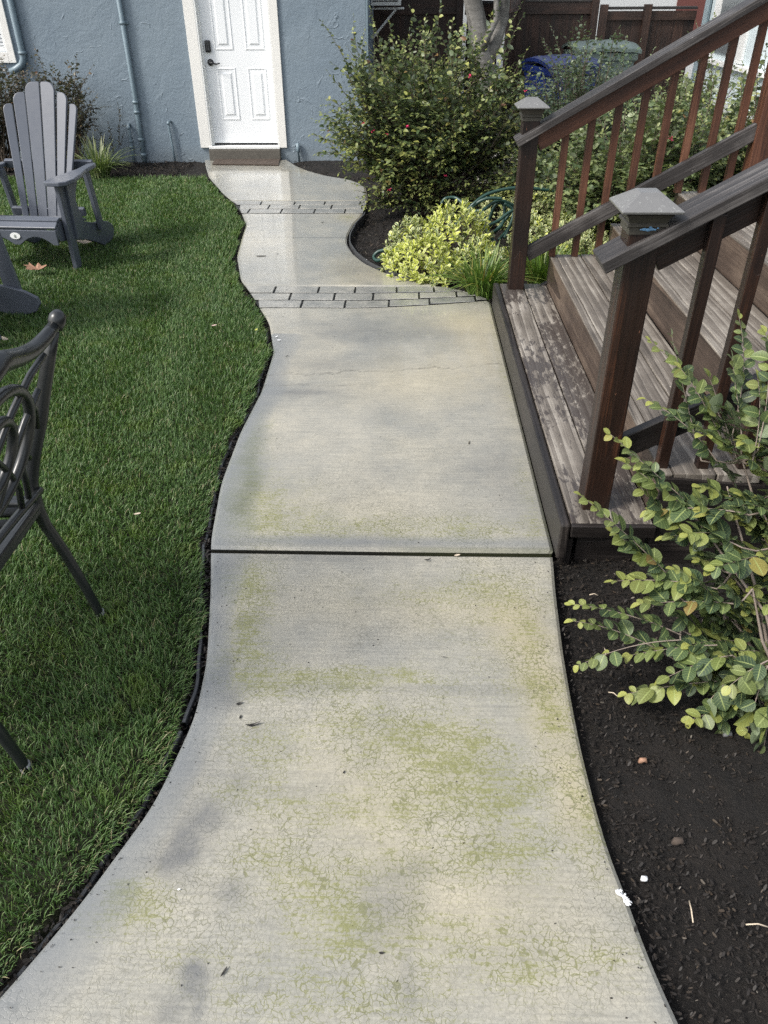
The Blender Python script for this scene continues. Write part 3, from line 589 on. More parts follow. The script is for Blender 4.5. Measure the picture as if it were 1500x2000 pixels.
# ================================================================== BLUE HOUSE
WY = 9.66
house = thing('blue_house', 'blue stucco house with a white panelled door at the end of the path', 'house', (-2, WY, 0))
def hb(name, m, x0, x1, y0, y1, z0, z1, bevel=0, **k): return MB().box(x0, x1, y0, y1, z0, z1).build(name, m, k.pop('parent', house), bevel=bevel, **k)
wall = MB(); DX0, DX1, DZ0, DZ1 = -2.262, -1.475, .145, 2.20; WX0, WX1, WZ0, WZ1 = -5.55, -4.37, 1.085, 2.15; XR = -.455
for (x0, x1, z0, z1) in ((-7.5, WX0, -.15, 3.0), (WX0, WX1, -.15, WZ0), (WX0, WX1, WZ1, 3.0), (WX1, DX0, -.15, 3.0), (DX0, DX1, -.15, DZ0-.03), (DX0, DX1, DZ1, 3.0), (DX1, XR, -.15, 3.0)):
    wall.box(x0, x1, WY, WY+.16, z0, z1)
wall.box(XR-.16, XR, WY+.16, 15.5, -.15, 3.0)
wall.box(-7.5, -7.34, WY+.16, 15.5, -.15, 3.0)
wall.box(-7.34, XR-.16, 15.34, 15.5, -.15, 3.0)
wall.build('wall', STUCCO, house)
# corner trim board (flat painted board on the side corner)
hb('corner_board', PIPEBLUE, XR+.002, XR+.022, WY+.0, WY+.11, -.05, 2.95)
rf = MB(); rf.prism([(-7.9, WY-.45, 2.93), (-7.9, WY-.45, 3.03), (-7.9, 12.6, 4.5), (-7.9, 15.95, 3.03), (-7.9, 15.95, 2.93), (-7.9, 12.6, 4.38)], (0, 0, 0), (7.9-.05, 0, 0)); rf.build('roof', ROOF, house)
# door
door = MB().box(DX0, DX1, WY+.062, WY+.105, DZ0+.022, DZ1-.03)
dr = door.build('door', WHITE, house, bevel=.002)
def raised(x0, x1, z0, z1):
    b = MB(); y = WY+.062
    def ring(d, yy): return [(x0+d, yy, z0+d), (x1-d, yy, z0+d), (x1-d, yy, z1-d), (x0+d, yy, z1-d)]
    rings = [ring(0, y-.0005), ring(.006, y-.006), ring(.014, y-.006), ring(.020, y-.0008), ring(.045, y-.0012), ring(.062, y-.010)]
    for r in rings: b.v += r
    for i in range(len(rings)-1):
        for k in range(4): b.f.append((i*4+k, i*4+(k+1) % 4, i*4+4+(k+1) % 4, i*4+4+k))
    n = len(rings)-1; b.f.append((n*4, n*4+1, n*4+2, n*4+3)); return b
for (z0, z1) in ((.405, .925), (1.09, 1.66), (1.76, 2.03)):
    for (x0, x1) in ((-2.115, -1.905), (-1.775, -1.565)): raised(x0, x1, z0, z1).build('door_panel', WHITE, dr)
lk = MB().box(-2.212, -2.150, WY+.030, WY+.062, 1.070, 1.185).build('keypad_lock', BLACKM, dr, bevel=.012)
kb = MB()
for i in range(5):
    for j in range(2): kb.box(-2.197+j*.020, -2.183+j*.020, WY+.0265, WY+.030, 1.092+i*.016, 1.102+i*.016)
kb.build('keypad_lock_buttons', mat_plain('grey_keys', (.06, .065, .07), .4), dr)
hd = MB(); hd.tube([(-2.172, WY+.062, .975), (-2.172, WY+.052, .975), (-2.172, WY+.045, .975)], [.034, .034, .022], 20); hd.tube([(-2.172, WY+.045, .975), (-2.172, WY+.012, .975)], .011, 10)
hd.tube([(-2.172, WY+.014, .975), (-2.14, WY+.008, .973), (-2.105, WY+.010, .962), (-2.078, WY+.012, .966), (-2.062, WY+.014, .972)], [.011, .010, .008, .007, .006], 10)
hd.build('door_handle', BLACKM, dr, smooth=True)
# jamb, casing, threshold
cs = MB().box(DX0-.118, DX0+.0, WY-.024, WY-.001, .128, DZ1+.11).box(DX1+.0, DX1+.092, WY-.024, WY-.001, .128, DZ1+.11).box(DX0, DX1, WY-.024, WY-.001, DZ1, DZ1+.11)
cs.build('door_casing', CASING, house, bevel=.003)
jm = MB().box(DX0, DX0+.012, WY-.022, WY+.15, DZ0, DZ1).box(DX1-.012, DX1, WY-.022, WY+.15, DZ0, DZ1).box(DX0+.012, DX1-.012, WY-.020, WY+.15, DZ1-.012, DZ1).box(DX0+.0125, DX0+.030, WY+.030, WY+.061, DZ0, DZ1-.012)
jm.build('door_jamb', WTRIM, house)
hb('door_sill', WTRIM, DX0-.02, DX1+.01, WY-.035, WY+.14, DZ0-.028, DZ0-.002, bevel=.003)
hb('door_sweep', BLACKM, DX0+.013, DX1-.013, WY+.066, WY+.10, DZ0, DZ0+.020)
hb('doorstep', CONCSTEP, -2.285, -1.462, WY-.06, WY-.002, -.06, DZ0-.032, bevel=.005)
# window
fr = MB(); a, b_ = WX0-.09, WX1+.075
fr.box(WX1-.0, b_, WY-.026, WY-.001, WZ0-.10, WZ1+.1).box(a, WX0, WY-.026, WY-.001, WZ0-.10, WZ1+.1).box(WX0, WX1, WY-.026, WY-.001, WZ1, WZ1+.1)
fo = fr.box(WX0, WX1, WY-.026, WY-.001, WZ0-.10, WZ0).build('window', CASING, house, bevel=.003)
MB().box(WX0, WX0+.05, WY+.03, WY+.07, WZ0, WZ1).box(WX1-.045, WX1, WY+.03, WY+.07, WZ0, WZ1).box(WX0+.05, WX1-.045, WY+.03, WY+.07, WZ0, WZ0+.05).box(WX0+.05, WX1-.045, WY+.03, WY+.07, WZ1-.05, WZ1).build('window_frame', WTRIM, fo, bevel=.003)
MB().box(WX0+.05, WX1-.045, WY+.046, WY+.050, WZ0+.05, WZ1-.05).build('pane', mat_plain('clear_pane', (.30, .34, .37), .06, .05, 3, 0, spec=.9), fo)
bl = MB()
for i in range(28): bl.add([(WX0+.05, WY+.038, WZ0+.06+i*.036), (WX1-.045, WY+.038, WZ0+.06+i*.036), (WX1-.045, WY+.044, WZ0+.088+i*.036), (WX0+.05, WY+.044, WZ0+.088+i*.036)], [(0, 1, 2, 3)])
bl.build('blind', BLIND, fo)
# pipes on the wall
def pipe(pts, r, name, bands=(), lab=None, bend=None):
    p = MB().tube(pts, r, 12)
    for b in bands: p.tube([(b[0], b[1], b[2]-.014), (b[0], b[1], b[2]+.014)], r*1.28, 12)
    return p.build(name, PIPEBLUE, house, smooth=True, label=lab)
yp = WY-.035
o = pipe([(-3.045, yp, 2.9), (-3.045, yp, .66), (-3.055, yp, .40), (-3.06, yp, -.05)], .026, 'drain_pipe', [(-3.045, yp, 1.35), (-3.05, yp, .60), (-3.052, yp, .50), (-3.058, yp, .22), (-3.06, yp, .06)], 'tall blue painted pipe running up the wall')
MB().box(-3.10, -2.99, WY-.014, WY-.001, 1.34, 1.365).build('pipe_strap', PIPEBLUE, o)
pipe([(-4.20, yp, 2.9), (-4.20, yp, 1.06), (-4.21, yp, 1.01), (-4.24, yp, .965), (-4.30, yp-.01, .93), (-4.37, yp-.02, .90)], .034, 'downspout', [(-4.20, yp, 1.08)], 'downspout beside the window ending in an elbow')
pipe([(-3.175, yp+.03, .37), (-3.175, yp, .37), (-3.175, yp, .33), (-3.18, yp, .15), (-3.19, yp, -.05)], .016, 'conduit', [(-3.178, yp, .34), (-3.18, yp, .20), (-3.183, yp, .14)])
pipe([(-2.69, yp+.03, .40), (-2.715, yp, .40), (-2.715, yp, .36), (-2.705, yp, .15), (-2.70, yp, -.05)], .013, 'conduit', [(-2.715, yp, .385)])
pipe([(-1.255, yp, .175), (-1.255, yp, .085), (-1.255, yp, .08), (-1.25, yp, -.05)], [.021, .021, .012, .012], 'conduit')
# air conditioner and bracket on the side wall
ac = MB().box(XR+.005, XR+.36, 10.9, 11.45, 1.46, 1.85).build('air_conditioner', ACW, house, bevel=.008)
g = MB()
for i in range(9): g.box(XR+.03, XR+.33, 10.893, 10.899, 1.50+i*.035, 1.512+i*.035)
g.build('vent_grille', BLACKM, ac)
MB().tube([(XR+.40, 11.0, 1.43), (XR+.02, 11.0, 1.43)], .012, 6).tube([(XR+.30, 11.0, 1.42), (XR+.01, 11.0, 1.12)], .014, 6).build('bracket', ACW, ac)
MB().box(XR+.002, XR+.05, 10.4, 10.46, 1.15, 1.30).build('meter_box', PIPEBLUE, house)
MB().tube([(XR+.03, 11.9, -.05), (XR+.03, 11.9, 1.3)], .03, 8).build('conduit', PIPEBLUE, house)
tag(MB().prism([(-2.225, 9.61, 0), (-2.20, 9.33, 0), (-1.44, 9.27, 0), (-1.47, 9.61, 0)], (0, 0, .003), (0, 0, .016)).build('doormat', MATBR, bevel=.003), 'worn brown coir doormat on the path before the white door', 'doormat')

# ================================================================== FAR BUILDINGS AND FENCE
hr = thing('pale_blue_house', 'pale blue house with white trim beyond the stairs', 'house', (3.6, 9, 0))
MB().box(3.60, 3.76, 5.9, 11.3, .55, 3.2).box(3.76, 9, 11.14, 11.3, -.1, 3.2).build('wall', PALEBLUE, hr)
MB().box(3.56, 3.76, 5.9, 11.302, -.1, .55).build('foundation', mat_plain('pale_foundation', (.52, .55, .55), .7, .1, 8, .4), hr)
MB().box(3.53, 3.5995, 5.9, 11.3, .88, .93).build('ledge', WTRIM, hr, bevel=.004)
MB().tube([(3.56, 11.05, 0), (3.56, 11.05, 3.1)], .04, 8).build('downspout', mat_plain('grey_spout', (.22, .28, .31), .4), hr)
wf = MB()
for (y0, y1) in ((10.62, 10.84), (9.66, 9.84), (8.5, 8.66)): MB().box(3.57, 3.5995, y0, y1, .94, 2.3).build('trim_board', WTRIM, hr, bevel=.003)
MB().box(3.575, 3.5995, 9.84, 10.62, 1.0, 2.2).build('window', mat_plain('dark_window', (.16, .18, .19), .1, .1, 3, 0, spec=.8), hr)
MB().box(3.57, 3.5995, 7.0, 8.5, .30, 2.2).build('door', WHITE, hr, bevel=.004)
MB().box(3.1, 3.55, 6.6, 9.0, -.02, .14).box(3.30, 3.55, 6.6, 8.9, .14, .30).build('porch_step', mat_plain('pale_step', (.55, .55, .53), .6, .1, 8, .3), hr, bevel=.006)
MB().prism([(3.2, 5.6, 3.1), (3.2, 5.6, 3.22), (9.2, 5.6, 4.8), (9.2, 5.6, 4.68)], (0, 0, 0), (0, 6.0, 0)).build('roof', ROOF, hr)

nbh = thing('neighbour_house', 'white neighbouring house wall showing just above the dark fence', 'house', (2.5, 17, 0))
MB().box(-.2, 9, 17, 17.2, -.1, 3.4).build('wall', mat_plain('white_far_wall', (.66, .68, .68), .6, .06), nbh)
MB().box(4.9, 5.55, 16.98, 16.999, .9, 2.2).build('window', mat_plain('red_brown_shutter', (.16, .06, .05), .5), nbh)
MB().prism([(-.5, 16.7, 3.35), (-.5, 16.7, 3.5), (-.5, 20, 5.0), (-.5, 20, 4.85)], (0, 0, 0), (9.8, 0, 0)).build('roof', ROOF, nbh)
def fence(label, x0, y0, x1, y1, z, nb, posts=(), rail=.13, group='dark wooden fence sections behind the garden', z0=-.1):
    A = Vector((x0, y0, 0)); B = Vector((x1, y1, 0)); d = (B-A).normalized(); nrm = Vector((d.y, -d.x, 0)); root = thing('wooden_fence', label, 'fence', ((x0+x1)/2, (y0+y1)/2, 0), group)
    L = (B-A).length; bw = L/nb; bm = MB()
    for i in range(nb):
        c = A+d*(bw*(i+.5)); k = rng.uniform(-.004, .004); o = c+nrm*k
        beam('board', Vector((o.x, o.y, z0)), Vector((o.x, o.y, z-.03+rng.uniform(-.004, .004))), bw*.999, .018, WOOD_FENCE, root, up=tuple(nrm), bevel=.002)
    beam('rail', A+nrm*.026+Vector((0, 0, z-.06)), B+nrm*.026+Vector((0, 0, z-.06)), .03, rail, WOOD_FENCE, root)
    beam('cap_board', A+Vector((0, 0, z+.02)), B+Vector((0, 0, z+.02)), .10, .03, WOOD_CAP, root)
    for t in posts:
        c = A+d*L*t+nrm*.035; beam('post', (c.x, c.y, z0), (c.x, c.y, z+.06), .09, .09, WOOD_FENCE, root, up=tuple(nrm))
    return root
FY = 11.6
fence('dark wooden fence section behind the bins meeting the pale house', 2.42, FY, 3.60, FY, 1.385, 9, (.02, .48), .10)
fence('dark wooden fence section between the bins and the ribbed corner', 1.40, FY+.02, 2.34, FY+.02, 1.47, 7, (.01, .99))
fence('ribbed dark fence section turning away right of the tree', 1.12, 10.5, 1.36, FY-.05, 1.53, 12, (), .16)
fence('dark plank gate section between the blue house and the grey tree', -.42, 11.9, .68, 11.9, 1.50, 6, (.0, .98), .20)
fence('short dark fence section directly behind the grey tree trunk', .76, 11.9, 1.10, 11.2, 1.46, 3, ())

def bin_(label, mat, lidmat, cx, cy, w0, d0, h, rot, lid_tilt=.0):
    root = thing('wheelie_bin', label, 'rubbish bin', (cx, cy, 0), 'rubbish bins by the fence'); ca, sa = math.cos(rot), math.sin(rot)
    T = lambda x, y, z: (cx+x*ca-y*sa, cy+x*sa+y*ca, z)
    b = MB(); rs = []
    for (z, k) in ((0, .80), (.08, .82), (h*.82, .97), (h*.83, 1.05), (h*.9, 1.05), (h*.9, 1.0)):
        b.v += [T(sx*w0/2*k, sy*d0/2*k, z) for sx, sy in ((-1, -1), (1, -1), (1, 1), (-1, 1))]
    for i in range(5):
        for k in range(4): b.f.append((i*4+k, i*4+(k+1) % 4, i*4+4+(k+1) % 4, i*4+4+k))
    b.f.append((0, 3, 2, 1)); b.build('bin_body', mat, root, bevel=.012)
    l = MB(); n = 9
    for i in range(n):
        t = i/(n-1); y = -d0*.56+t*d0*1.12; z = h*.905+.075*math.sin(t*math.pi*.85+.25)
        for j in range(9): 
            s = j/8; x = (s-.5)*w0*1.12; l.v.append(T(x, y, z+.02*math.sin(s*math.pi)+(.010 if j % 2 else 0)))
    m0 = len(l.v); l.v += [(x, y, z-.035) for (x, y, z) in l.v]
    for i in range(n-1):
        for j in range(8): q = i*9+j; l.f += [(q, q+1, q+10, q+9), (m0+q, m0+q+9, m0+q+10, m0+q+1)]
    for i in range(n-1):
        for j in (0, 8): q = i*9+j; l.f.append((q, q+9, m0+q+9, m0+q))
    for j in range(8):
        for i in (0, n-1): q = i*9+j; l.f.append((q, q+1, m0+q+1, m0+q))
    l.build('lid', lidmat, root)
    MB().tube([T(-w0*.4, d0*.62, h*.88), T(w0*.4, d0*.62, h*.88)], .016, 8).build('grab_bar', lidmat, root)
    for s in (-1, 1): MB().tube([T(s*w0*.42, d0*.42, .1), T(s*w0*.50, d0*.42, .1)], .10, 16).build('wheel', BLACKM, root)
bin_('dark blue wheeled bin standing left of the green bin', BINB, BINB, 1.74, 10.15, .60, .72, 1.0, .30)
bin_('grey green wheeled bin with lid right of the blue bin', BING, BING, 2.28, 10.72, .68, .76, 1.12, .02)

# tree behind the bush
tree = thing('grey_tree', 'grey twisted forked tree trunk behind the big flowering bush', 'tree', (.80, 9.2, 0))
MB().tube([(.82, 9.2, -.1), (.80, 9.2, .3), (.83, 9.22, .7), (.79, 9.2, .95), (.74, 9.2, 1.15), (.69, 9.2, 1.35), (.62, 9.2, 1.58), (.52, 9.25, 1.9), (.35, 9.3, 2.5)], [.13, .115, .11, .115, .10, .095, .085, .08, .06], 14).build('trunk', BARK, tree, smooth=True)
MB().tube([(.80, 9.2, 1.0), (.88, 9.2, 1.18), (.93, 9.2, 1.4), (.92, 9.18, 1.6), (1.0, 9.2, 2.0), (1.2, 9.3, 2.6)], [.08, .075, .075, .085, .07, .05], 12).build('limb', BARK, tree, smooth=True)
MB().tube([(.76, 9.13, 1.12), (.80, 9.08, 1.25), (.87, 9.06, 1.38), (.86, 9.1, 1.55), (.78, 9.1, 1.75)], [.04, .034, .03, .028, .02], 9).build('limb', BARK, tree, smooth=True)
cp = []; 
for i in range(3200):
    u = rng.normal(0, 1, 3); u /= np.linalg.norm(u); cp.append(np.array([.8, 9.3, 3.3])+u*np.array([1.3, 1.2, .8])*rng.uniform(.5, 1)**.5)
place_leaves('crown', LEAF_BUSH, tree, cp, rng.normal(0, 1, (3200, 3)), np.abs(rng.normal(0, 1, (3200, 3))), rng.uniform(.05, .09, 3200), rng.random(3200)*.3, LT_SIMPLE)

# ================================================================== STAIRCASE
st = thing('wooden_staircase', 'weathered dark wooden stairs with railings on the right of the path', 'staircase', (.9, 3.4, 0))
Z1, Z2, Z3, Z4 = .155, .335, .515, .695
YN, YF = 2.20, 4.74
def tread(z, xa, widths, m, y0=YN, y1=YF, th=.036):
    x = xa
    for i, w_ in enumerate(widths):
        beam('tread', (x+w_/2, y0+rng.uniform(0, .003), z-th/2), (x+w_/2, y1-rng.uniform(0, .003), z-th/2+rng.uniform(-.001, .001)), w_-.006, th, m, st, bevel=.004); x += w_
# lowest step
beam('skirt_board', (.560, YN-.03, Z1-.075), (.560, YF+.02, Z1-.075), .034, .150, WOOD_DARK, st, bevel=.008, label='dark front board of the lowest step')
tread(Z1+.001, .579, (.140, .145), WOOD_TREAD_WET, YN-.02)
beam('skirt_board', (.865, YN-.032, Z1-.020), (.579, YN-.032, Z1-.020), .022, .045, WOOD_DARK, st, bevel=.002, up=(0, 0, 1))
MB().box(.575, .60, YN-.0, YF-.05, -.08, Z1-.08).box(.62, .86, YN+.02, YN+.04, -.08, .10).build('bearer', WOOD_DARK, st)
# risers and treads above
for (x, za, zb) in ((.865, Z1, Z2), (1.205, Z2, Z3), (1.545, Z3, Z4)):
    beam('riser', (x+.018, YN+.02, (za+zb)/2-.005), (x+.018, YF, (za+zb)/2-.005), .036, zb-za+.008, WOOD_RISER, st, bevel=.007)
tread(Z2, .902, (.148, .150), WOOD_TREAD, YN+.02); tread(Z3, 1.242, (.148, .150), WOOD_TREAD, YN+.02)
for (x, z) in ((.865, Z2), (1.205, Z3), (1.545, Z4)):   # nosing strip: top of the riser board
    beam('nosing', (x+.018, YN+.018, z-.005), (x+.018, YF+.002, z-.005), .037, .011, WOOD_TREAD, st, bevel=.003)
x = 1.583
for i in range(14): beam('landing_board', (x+.07, YN, Z4-.018), (x+.07, YF, Z4-.018), .136, .036, WOOD_TREAD, st, bevel=.004); x += .143
# side stringers seen from the bed
beam('stringer', (.90, YN+.045, .03), (1.62, YN+.045, .46), .036, .19, WOOD_DARK, st)
beam('stringer', (.80, YF-.02, .03), (1.62, YF-.02, .50), .036, .19, WOOD_DARK, st)
MB().prism([(.868, YN+.024, -.08), (.868, YN+.024, Z2-.01), (1.21, YN+.024, Z2-.04), (1.21, YN+.024, Z3-.04), (1.55, YN+.024, Z3-.04), (1.55, YN+.024, Z4-.04), (3.5, YN+.024, Z4-.04), (3.5, YN+.024, -.08)], (0, 0, 0), (0, -.018, 0)).build('side_panel', WOOD_DARK, st)
def post(x0, y0, z0, z1, m, cap=True, lab=None):
    p = beam('newel_post', (x0+.046, y0+.046, z0), (x0+.046, y0+.046, z1), .092, .092, m, st, up=(1, 0, 0), bevel=.004, label=lab)
    if cap:
        cx, cy = x0+.046, y0+.046; c = MB()
        prof = [(.0, .050), (.018, .050), (.022, .057), (.028, .057), (.032, .053), (.046, .058), (.056, .066)]
        for (z, r) in prof: c.v += [(cx+a*r, cy+b*r, z1-.01+z) for a, b in ((-1, -1), (1, -1), (1, 1), (-1, 1))]
        for i in range(len(prof)-1):
            for k in range(4): c.f.append((i*4+k, i*4+(k+1) % 4, i*4+4+(k+1) % 4, i*4+4+k))
        c.f.append((0, 3, 2, 1)); c.build('cap_moulding', CAPSIDE, p)
        t = MB(); zt = z1+.052
        for (z, r) in ((0, .084), (.007, .086), (.044, .032), (.046, .029)): t.v += [(cx+a*r, cy+b*r, zt+z) for a, b in ((-1, -1), (1, -1), (1, 1), (-1, 1))]
        for i in range(3):
            for k in range(4): t.f.append((i*4+k, i*4+(k+1) % 4, i*4+4+(k+1) % 4, i*4+4+k))
        t.f += [(0, 3, 2, 1), (12, 13, 14, 15)]; t.build('post_cap', CAPM, p, bevel=.0015)
    return p
NYp = 2.262; FYp = 4.625
pn = post(.632, NYp, Z1, 1.115, WOOD_POST, lab='near newel post with blue paint drips on its cap')
pf = post(.622, FYp, Z1, 1.085, WOOD_POST, lab='far newel post with a clean pewter cap')
dr_ = []
for (dx, dz, r) in ((-.018, .024, .011), (-.004, .021, .012), (.010, .025, .010), (.020, .022, .007), (-.028, .022, .006), (.004, .040, .007), (.030, .034, .005)):
    dr_.append((dx, dz, r))
b = MB()
for dx, dz, r in dr_:
    c = Vector((.682+dx*.8, NYp+.046-.0585, 1.113+dz*.35)); r *= .62; n = 11; b.add([c+Vector((math.cos(6.283*k/n)*r*rng.uniform(.8, 1.3), rng.uniform(-.0005, .0), math.sin(6.283*k/n)*r*.6)) for k in range(n)]+[c+Vector((0, -.0015, 0))], [(k, (k+1) % n, n) for k in range(n)])
b.build('paint_drip', BLUEPAINT, pn)
SL = (.573, 0)   # direction of the rails
ux = 1.0; uz = .562
LO = {1: .70, -1: .747}
def railing(yr, ysgn, capx0, capz0, postx, x_end, m_rail, m_low, capy, nb, bx0, by, bases, mb):
    """capx0, capz0: lower top corner of the cap rail; rails parallel to (1, .562)"""
    d = Vector((1, 0, uz)).normalized(); nrm = Vector((-d.z, 0, d.x))
    A = Vector((capx0, capy, capz0))-nrm*.019; B = A+d*((x_end-capx0)/d.x)
    hr_ = beam('handrail', A, B, .138, .038, WOOD_CAP, st, up=tuple(nrm), bevel=.004)
    z_at = lambda x, off: capz0+(x-capx0)*uz-off
    a = Vector((postx+.092, yr, z_at(postx+.092, .043+.050))); b2 = Vector((x_end, yr, z_at(x_end, .043+.050)))
    beam('top_rail', a, b2, .038, .089, m_rail, st, up=tuple(nrm))
    lo = LO[ysgn]
    a = Vector((postx+.092, yr, z_at(postx+.092, lo))); b2 = Vector((1.90, yr, z_at(1.90, lo)))
    beam('bottom_rail', a, b2, .038, .082, m_low, st, up=tuple(nrm))
    for i in range(nb):
        x = bx0+i*.1345
        if x > x_end-.1: break
        zb = next((z for xm, z in bases if x < xm), Z4)
        beam('baluster', (x, by, zb), (x, by, z_at(x, .046)), .038, .036, mb, st, up=(1, 0, 0), bevel=.002)
Sb = [(.865, Z1), (1.205, Z2), (1.545, Z3)]
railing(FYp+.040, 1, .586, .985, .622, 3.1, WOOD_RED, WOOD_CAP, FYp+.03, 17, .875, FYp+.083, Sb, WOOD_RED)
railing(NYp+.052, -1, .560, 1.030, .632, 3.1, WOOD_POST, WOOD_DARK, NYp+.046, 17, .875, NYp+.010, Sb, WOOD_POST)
beam('newel_post', (1.93, FYp+.046, Z4), (1.93, FYp+.046, 1.62), .092, .092, WOOD_RED, st, up=(1, 0, 0), bevel=.004)
beam('newel_post', (1.93, NYp+.046, Z4), (1.93, NYp+.046, 1.62), .092, .092, WOOD_POST, st, up=(1, 0, 0), bevel=.004)

# ================================================================== ADIRONDACK CHAIRS
def adirondack(label, loc, rot, rear_low=False):
    """faces local -Y; origin on the ground under the seat"""
    root = thing('garden_chair', label, 'garden chair', (0, 0, 0), 'slate grey slatted garden chairs on the lawn'); m = POLY
    W = .335
    # side stringers
    for s in (-1, 1):
        x = s*(W-.05)
        prof = [(-.42, .30), (-.44, .25), (-.40, .215), (-.28, .19), (0, .12), (.20, .04), (.28, .0), (.38, .0), (.46, .02), (.50, .07), (.49, .11), (.42, .15), (.30, .185), (.18, .20), (-.05, .27), (-.25, .325), (-.36, .34)]
        MB().prism([(x, y, z) for y, z in prof], (-.014, 0, 0), (.014, 0, 0)).build('stringer', m, root, bevel=.005)
    # front legs
    for s in (-1, 1):
        x = s*(W-.010); MB().prism([(x, -.335, -.03), (x, -.255, -.03), (x, -.255, .0), (x, -.245, .30), (x, -.235, .585), (x, -.345, .585)], (-.016, 0, 0), (.016, 0, 0)).build('leg', m, root, bevel=.005)
        # scrolled bracket outside the leg
        pr = [(0, .585), (.155, .585), (.150, .54), (.105, .49), (.085, .44), (.095, .385), (.125, .33), (.130, .28), (.105, .23), (.055, .20), (.0, .195)]
        xo = x+s*.026; MB().prism([(xo, -.265+a*1.1, z) for a, z in pr], (-.011, 0, 0), (.011, 0, 0)).build('arm_bracket', m, root, bevel=.004)
    # rear uprights
    for s in (-1, 1):
        x = s*(W-.010)
        if rear_low: pr = [(.30, -.03), (.40, -.03), (.33, .58), (.24, .58)]
        else: pr = [(.19, .14), (.25, .14), (.175, .585), (.115, .585)]
        MB().prism([(x, y, z) for y, z in pr], (-.016, 0, 0), (.016, 0, 0)).build('rear_leg', m, root, bevel=.005)
    # arms
    for s in (-1, 1):
        pr = [(-.075, -.405), (-.045, -.435), (.045, -.435), (.085, -.40), (.095, -.30), (.075, -.15), (.040, .02), (.030, .20), (.015, .255), (-.020, .255), (-.035, .20), (-.030, .02), (-.055, -.15), (-.080, -.30)]
        xa = s*(W+.015); MB().prism([(xa+s*a, b, .585) for a, b in pr], (0, 0, 0), (0, 0, .028)).build('arm', m, root, bevel=.006)
    # seat slats rolling over the front
    pts = [(-.425, .265, 1.35), (-.415, .325, .55), (-.365, .352, .18), (-.30, .350, -.12), (-.235, .335, -.2), (-.17, .318, -.25), (-.105, .300, -.28), (-.04, .280, -.3), (.025, .262, -.3)]
    for i, (y, z, a) in enumerate(pts):
        if i == 0: continue
        c = Vector((0, y, z)); beam('seat_slat', c+Vector((-W+.035, 0, 0)), c+Vector((W-.035, 0, 0)), .055, .018, m, root, up=(0, -math.sin(a), math.cos(a)), bevel=.004)
    ap = MB(); N_ = 32; W2 = W-.035; top = [(-W2+2*W2*i/N_, .300) for i in range(N_+1)]; bot = [(-W2+2*W2*i/N_, .200+.055*max(0, 1-((abs(i/N_-.5)-.24)/.20)**2)) for i in range(N_+1)]
    ap.prism([(x, -.45, z) for x, z in top]+[(x, -.448, z) for x, z in bot[::-1]], (0, 0, 0), (0, .018, 0)); apo = ap.build('front_apron', m, root, bevel=.003)
    dn = MB().tube([(0, -.4505, .283), (0, -.4535, .283)], .022, 24); v = dn.v; dn.v = [(x*1.7, y, (z-.283)*1.0+.262) for x, y, z in v]; bd = dn.build('badge', WTRIM, apo)
    MB().box(-.006, .006, -.4550, -.4530, .258, .270).tube([(0, -.4530, .258), (0, -.4552, .258)], .009, 12).build('emblem', mat_plain('grey_print', (.25, .27, .25), .5), apo)
    # back slats: fan, curved across
    wd = [.068, .086, .108, .108, .086, .068]; tops = [.99, 1.06, 1.125, 1.125, 1.06, .99]
    tb = sum(wd)+5*.010; x = -tb/2
    for i, (w_, zt) in enumerate(zip(wd, tops)):
        xt = x+w_/2; x += w_+.010; xb = xt*.62; k = (abs(xt)/(tb/2))**2; yt = .405-k*.085; yb = .055-k*.04; th = math.atan2(xt, .62)*1.0
        zt0, zb0 = zt, .245; n = 12; outl = []
        wb = w_*.62; hw = w_/2; sgn = 0 if i in () else (-1 if xt < 0 else 1)
        # outline in slat plane (u across, v along 0..1)
        L = zt0-zb0; rt = min(hw*1.2, .06)
        pts_ = [(-wb/2, 0), (wb/2, 0)]
        for q in range(7):
            a = q/6*math.pi/2
            if sgn >= 0: pts_.append((hw-rt*1.0*(1-math.cos(a)), L-rt+rt*math.sin(a)))
        if sgn >= 0: pts_ += [(-hw+.008, L), (-hw, L-.008)]
        else:
            pts_ += [(hw, L-.008), (hw-.008, L)]
            for q in range(7):
                a = math.pi/2-q/6*math.pi/2; pts_.append((-hw+rt*(1-math.cos(a)), L-rt+rt*math.sin(a)))
        d = Vector((xt-xb, yt-yb, zt0-zb0)).normalized(); ac = Vector((math.cos(th*.9), -math.sin(th*.9), 0)); ac = (ac-d*ac.dot(d)).normalized(); nr = ac.cross(d)
        P0 = Vector((xb, yb, zb0)); ll = Vector((xt-xb, yt-yb, zt0-zb0)).length/L
        MB().prism([P0+ac*u+d*(vv*ll) for u, vv in pts_], nr*-.009, nr*.009).build('back_slat', m, root, bevel=.004)
    for (z, y, w_) in ((.60, .262, .34), (.30, .10, .28)): beam('back_brace', (-w_, y, z), (w_, y, z), .03, .06, m, root, up=(0, -.4, 1))
    Mw = Matrix.Translation(loc) @ Matrix.Rotation(rot, 4, 'Z'); root.matrix_basis = Mw; return root
adirondack('slate grey slatted garden chair facing the camera with an oval badge', (-2.70, 5.90, -.012), R_(-4))
adirondack('slate grey slatted garden chair cut off by the left edge of the photo', (-2.77, 4.34, -.012), R_(-90), rear_low=True)
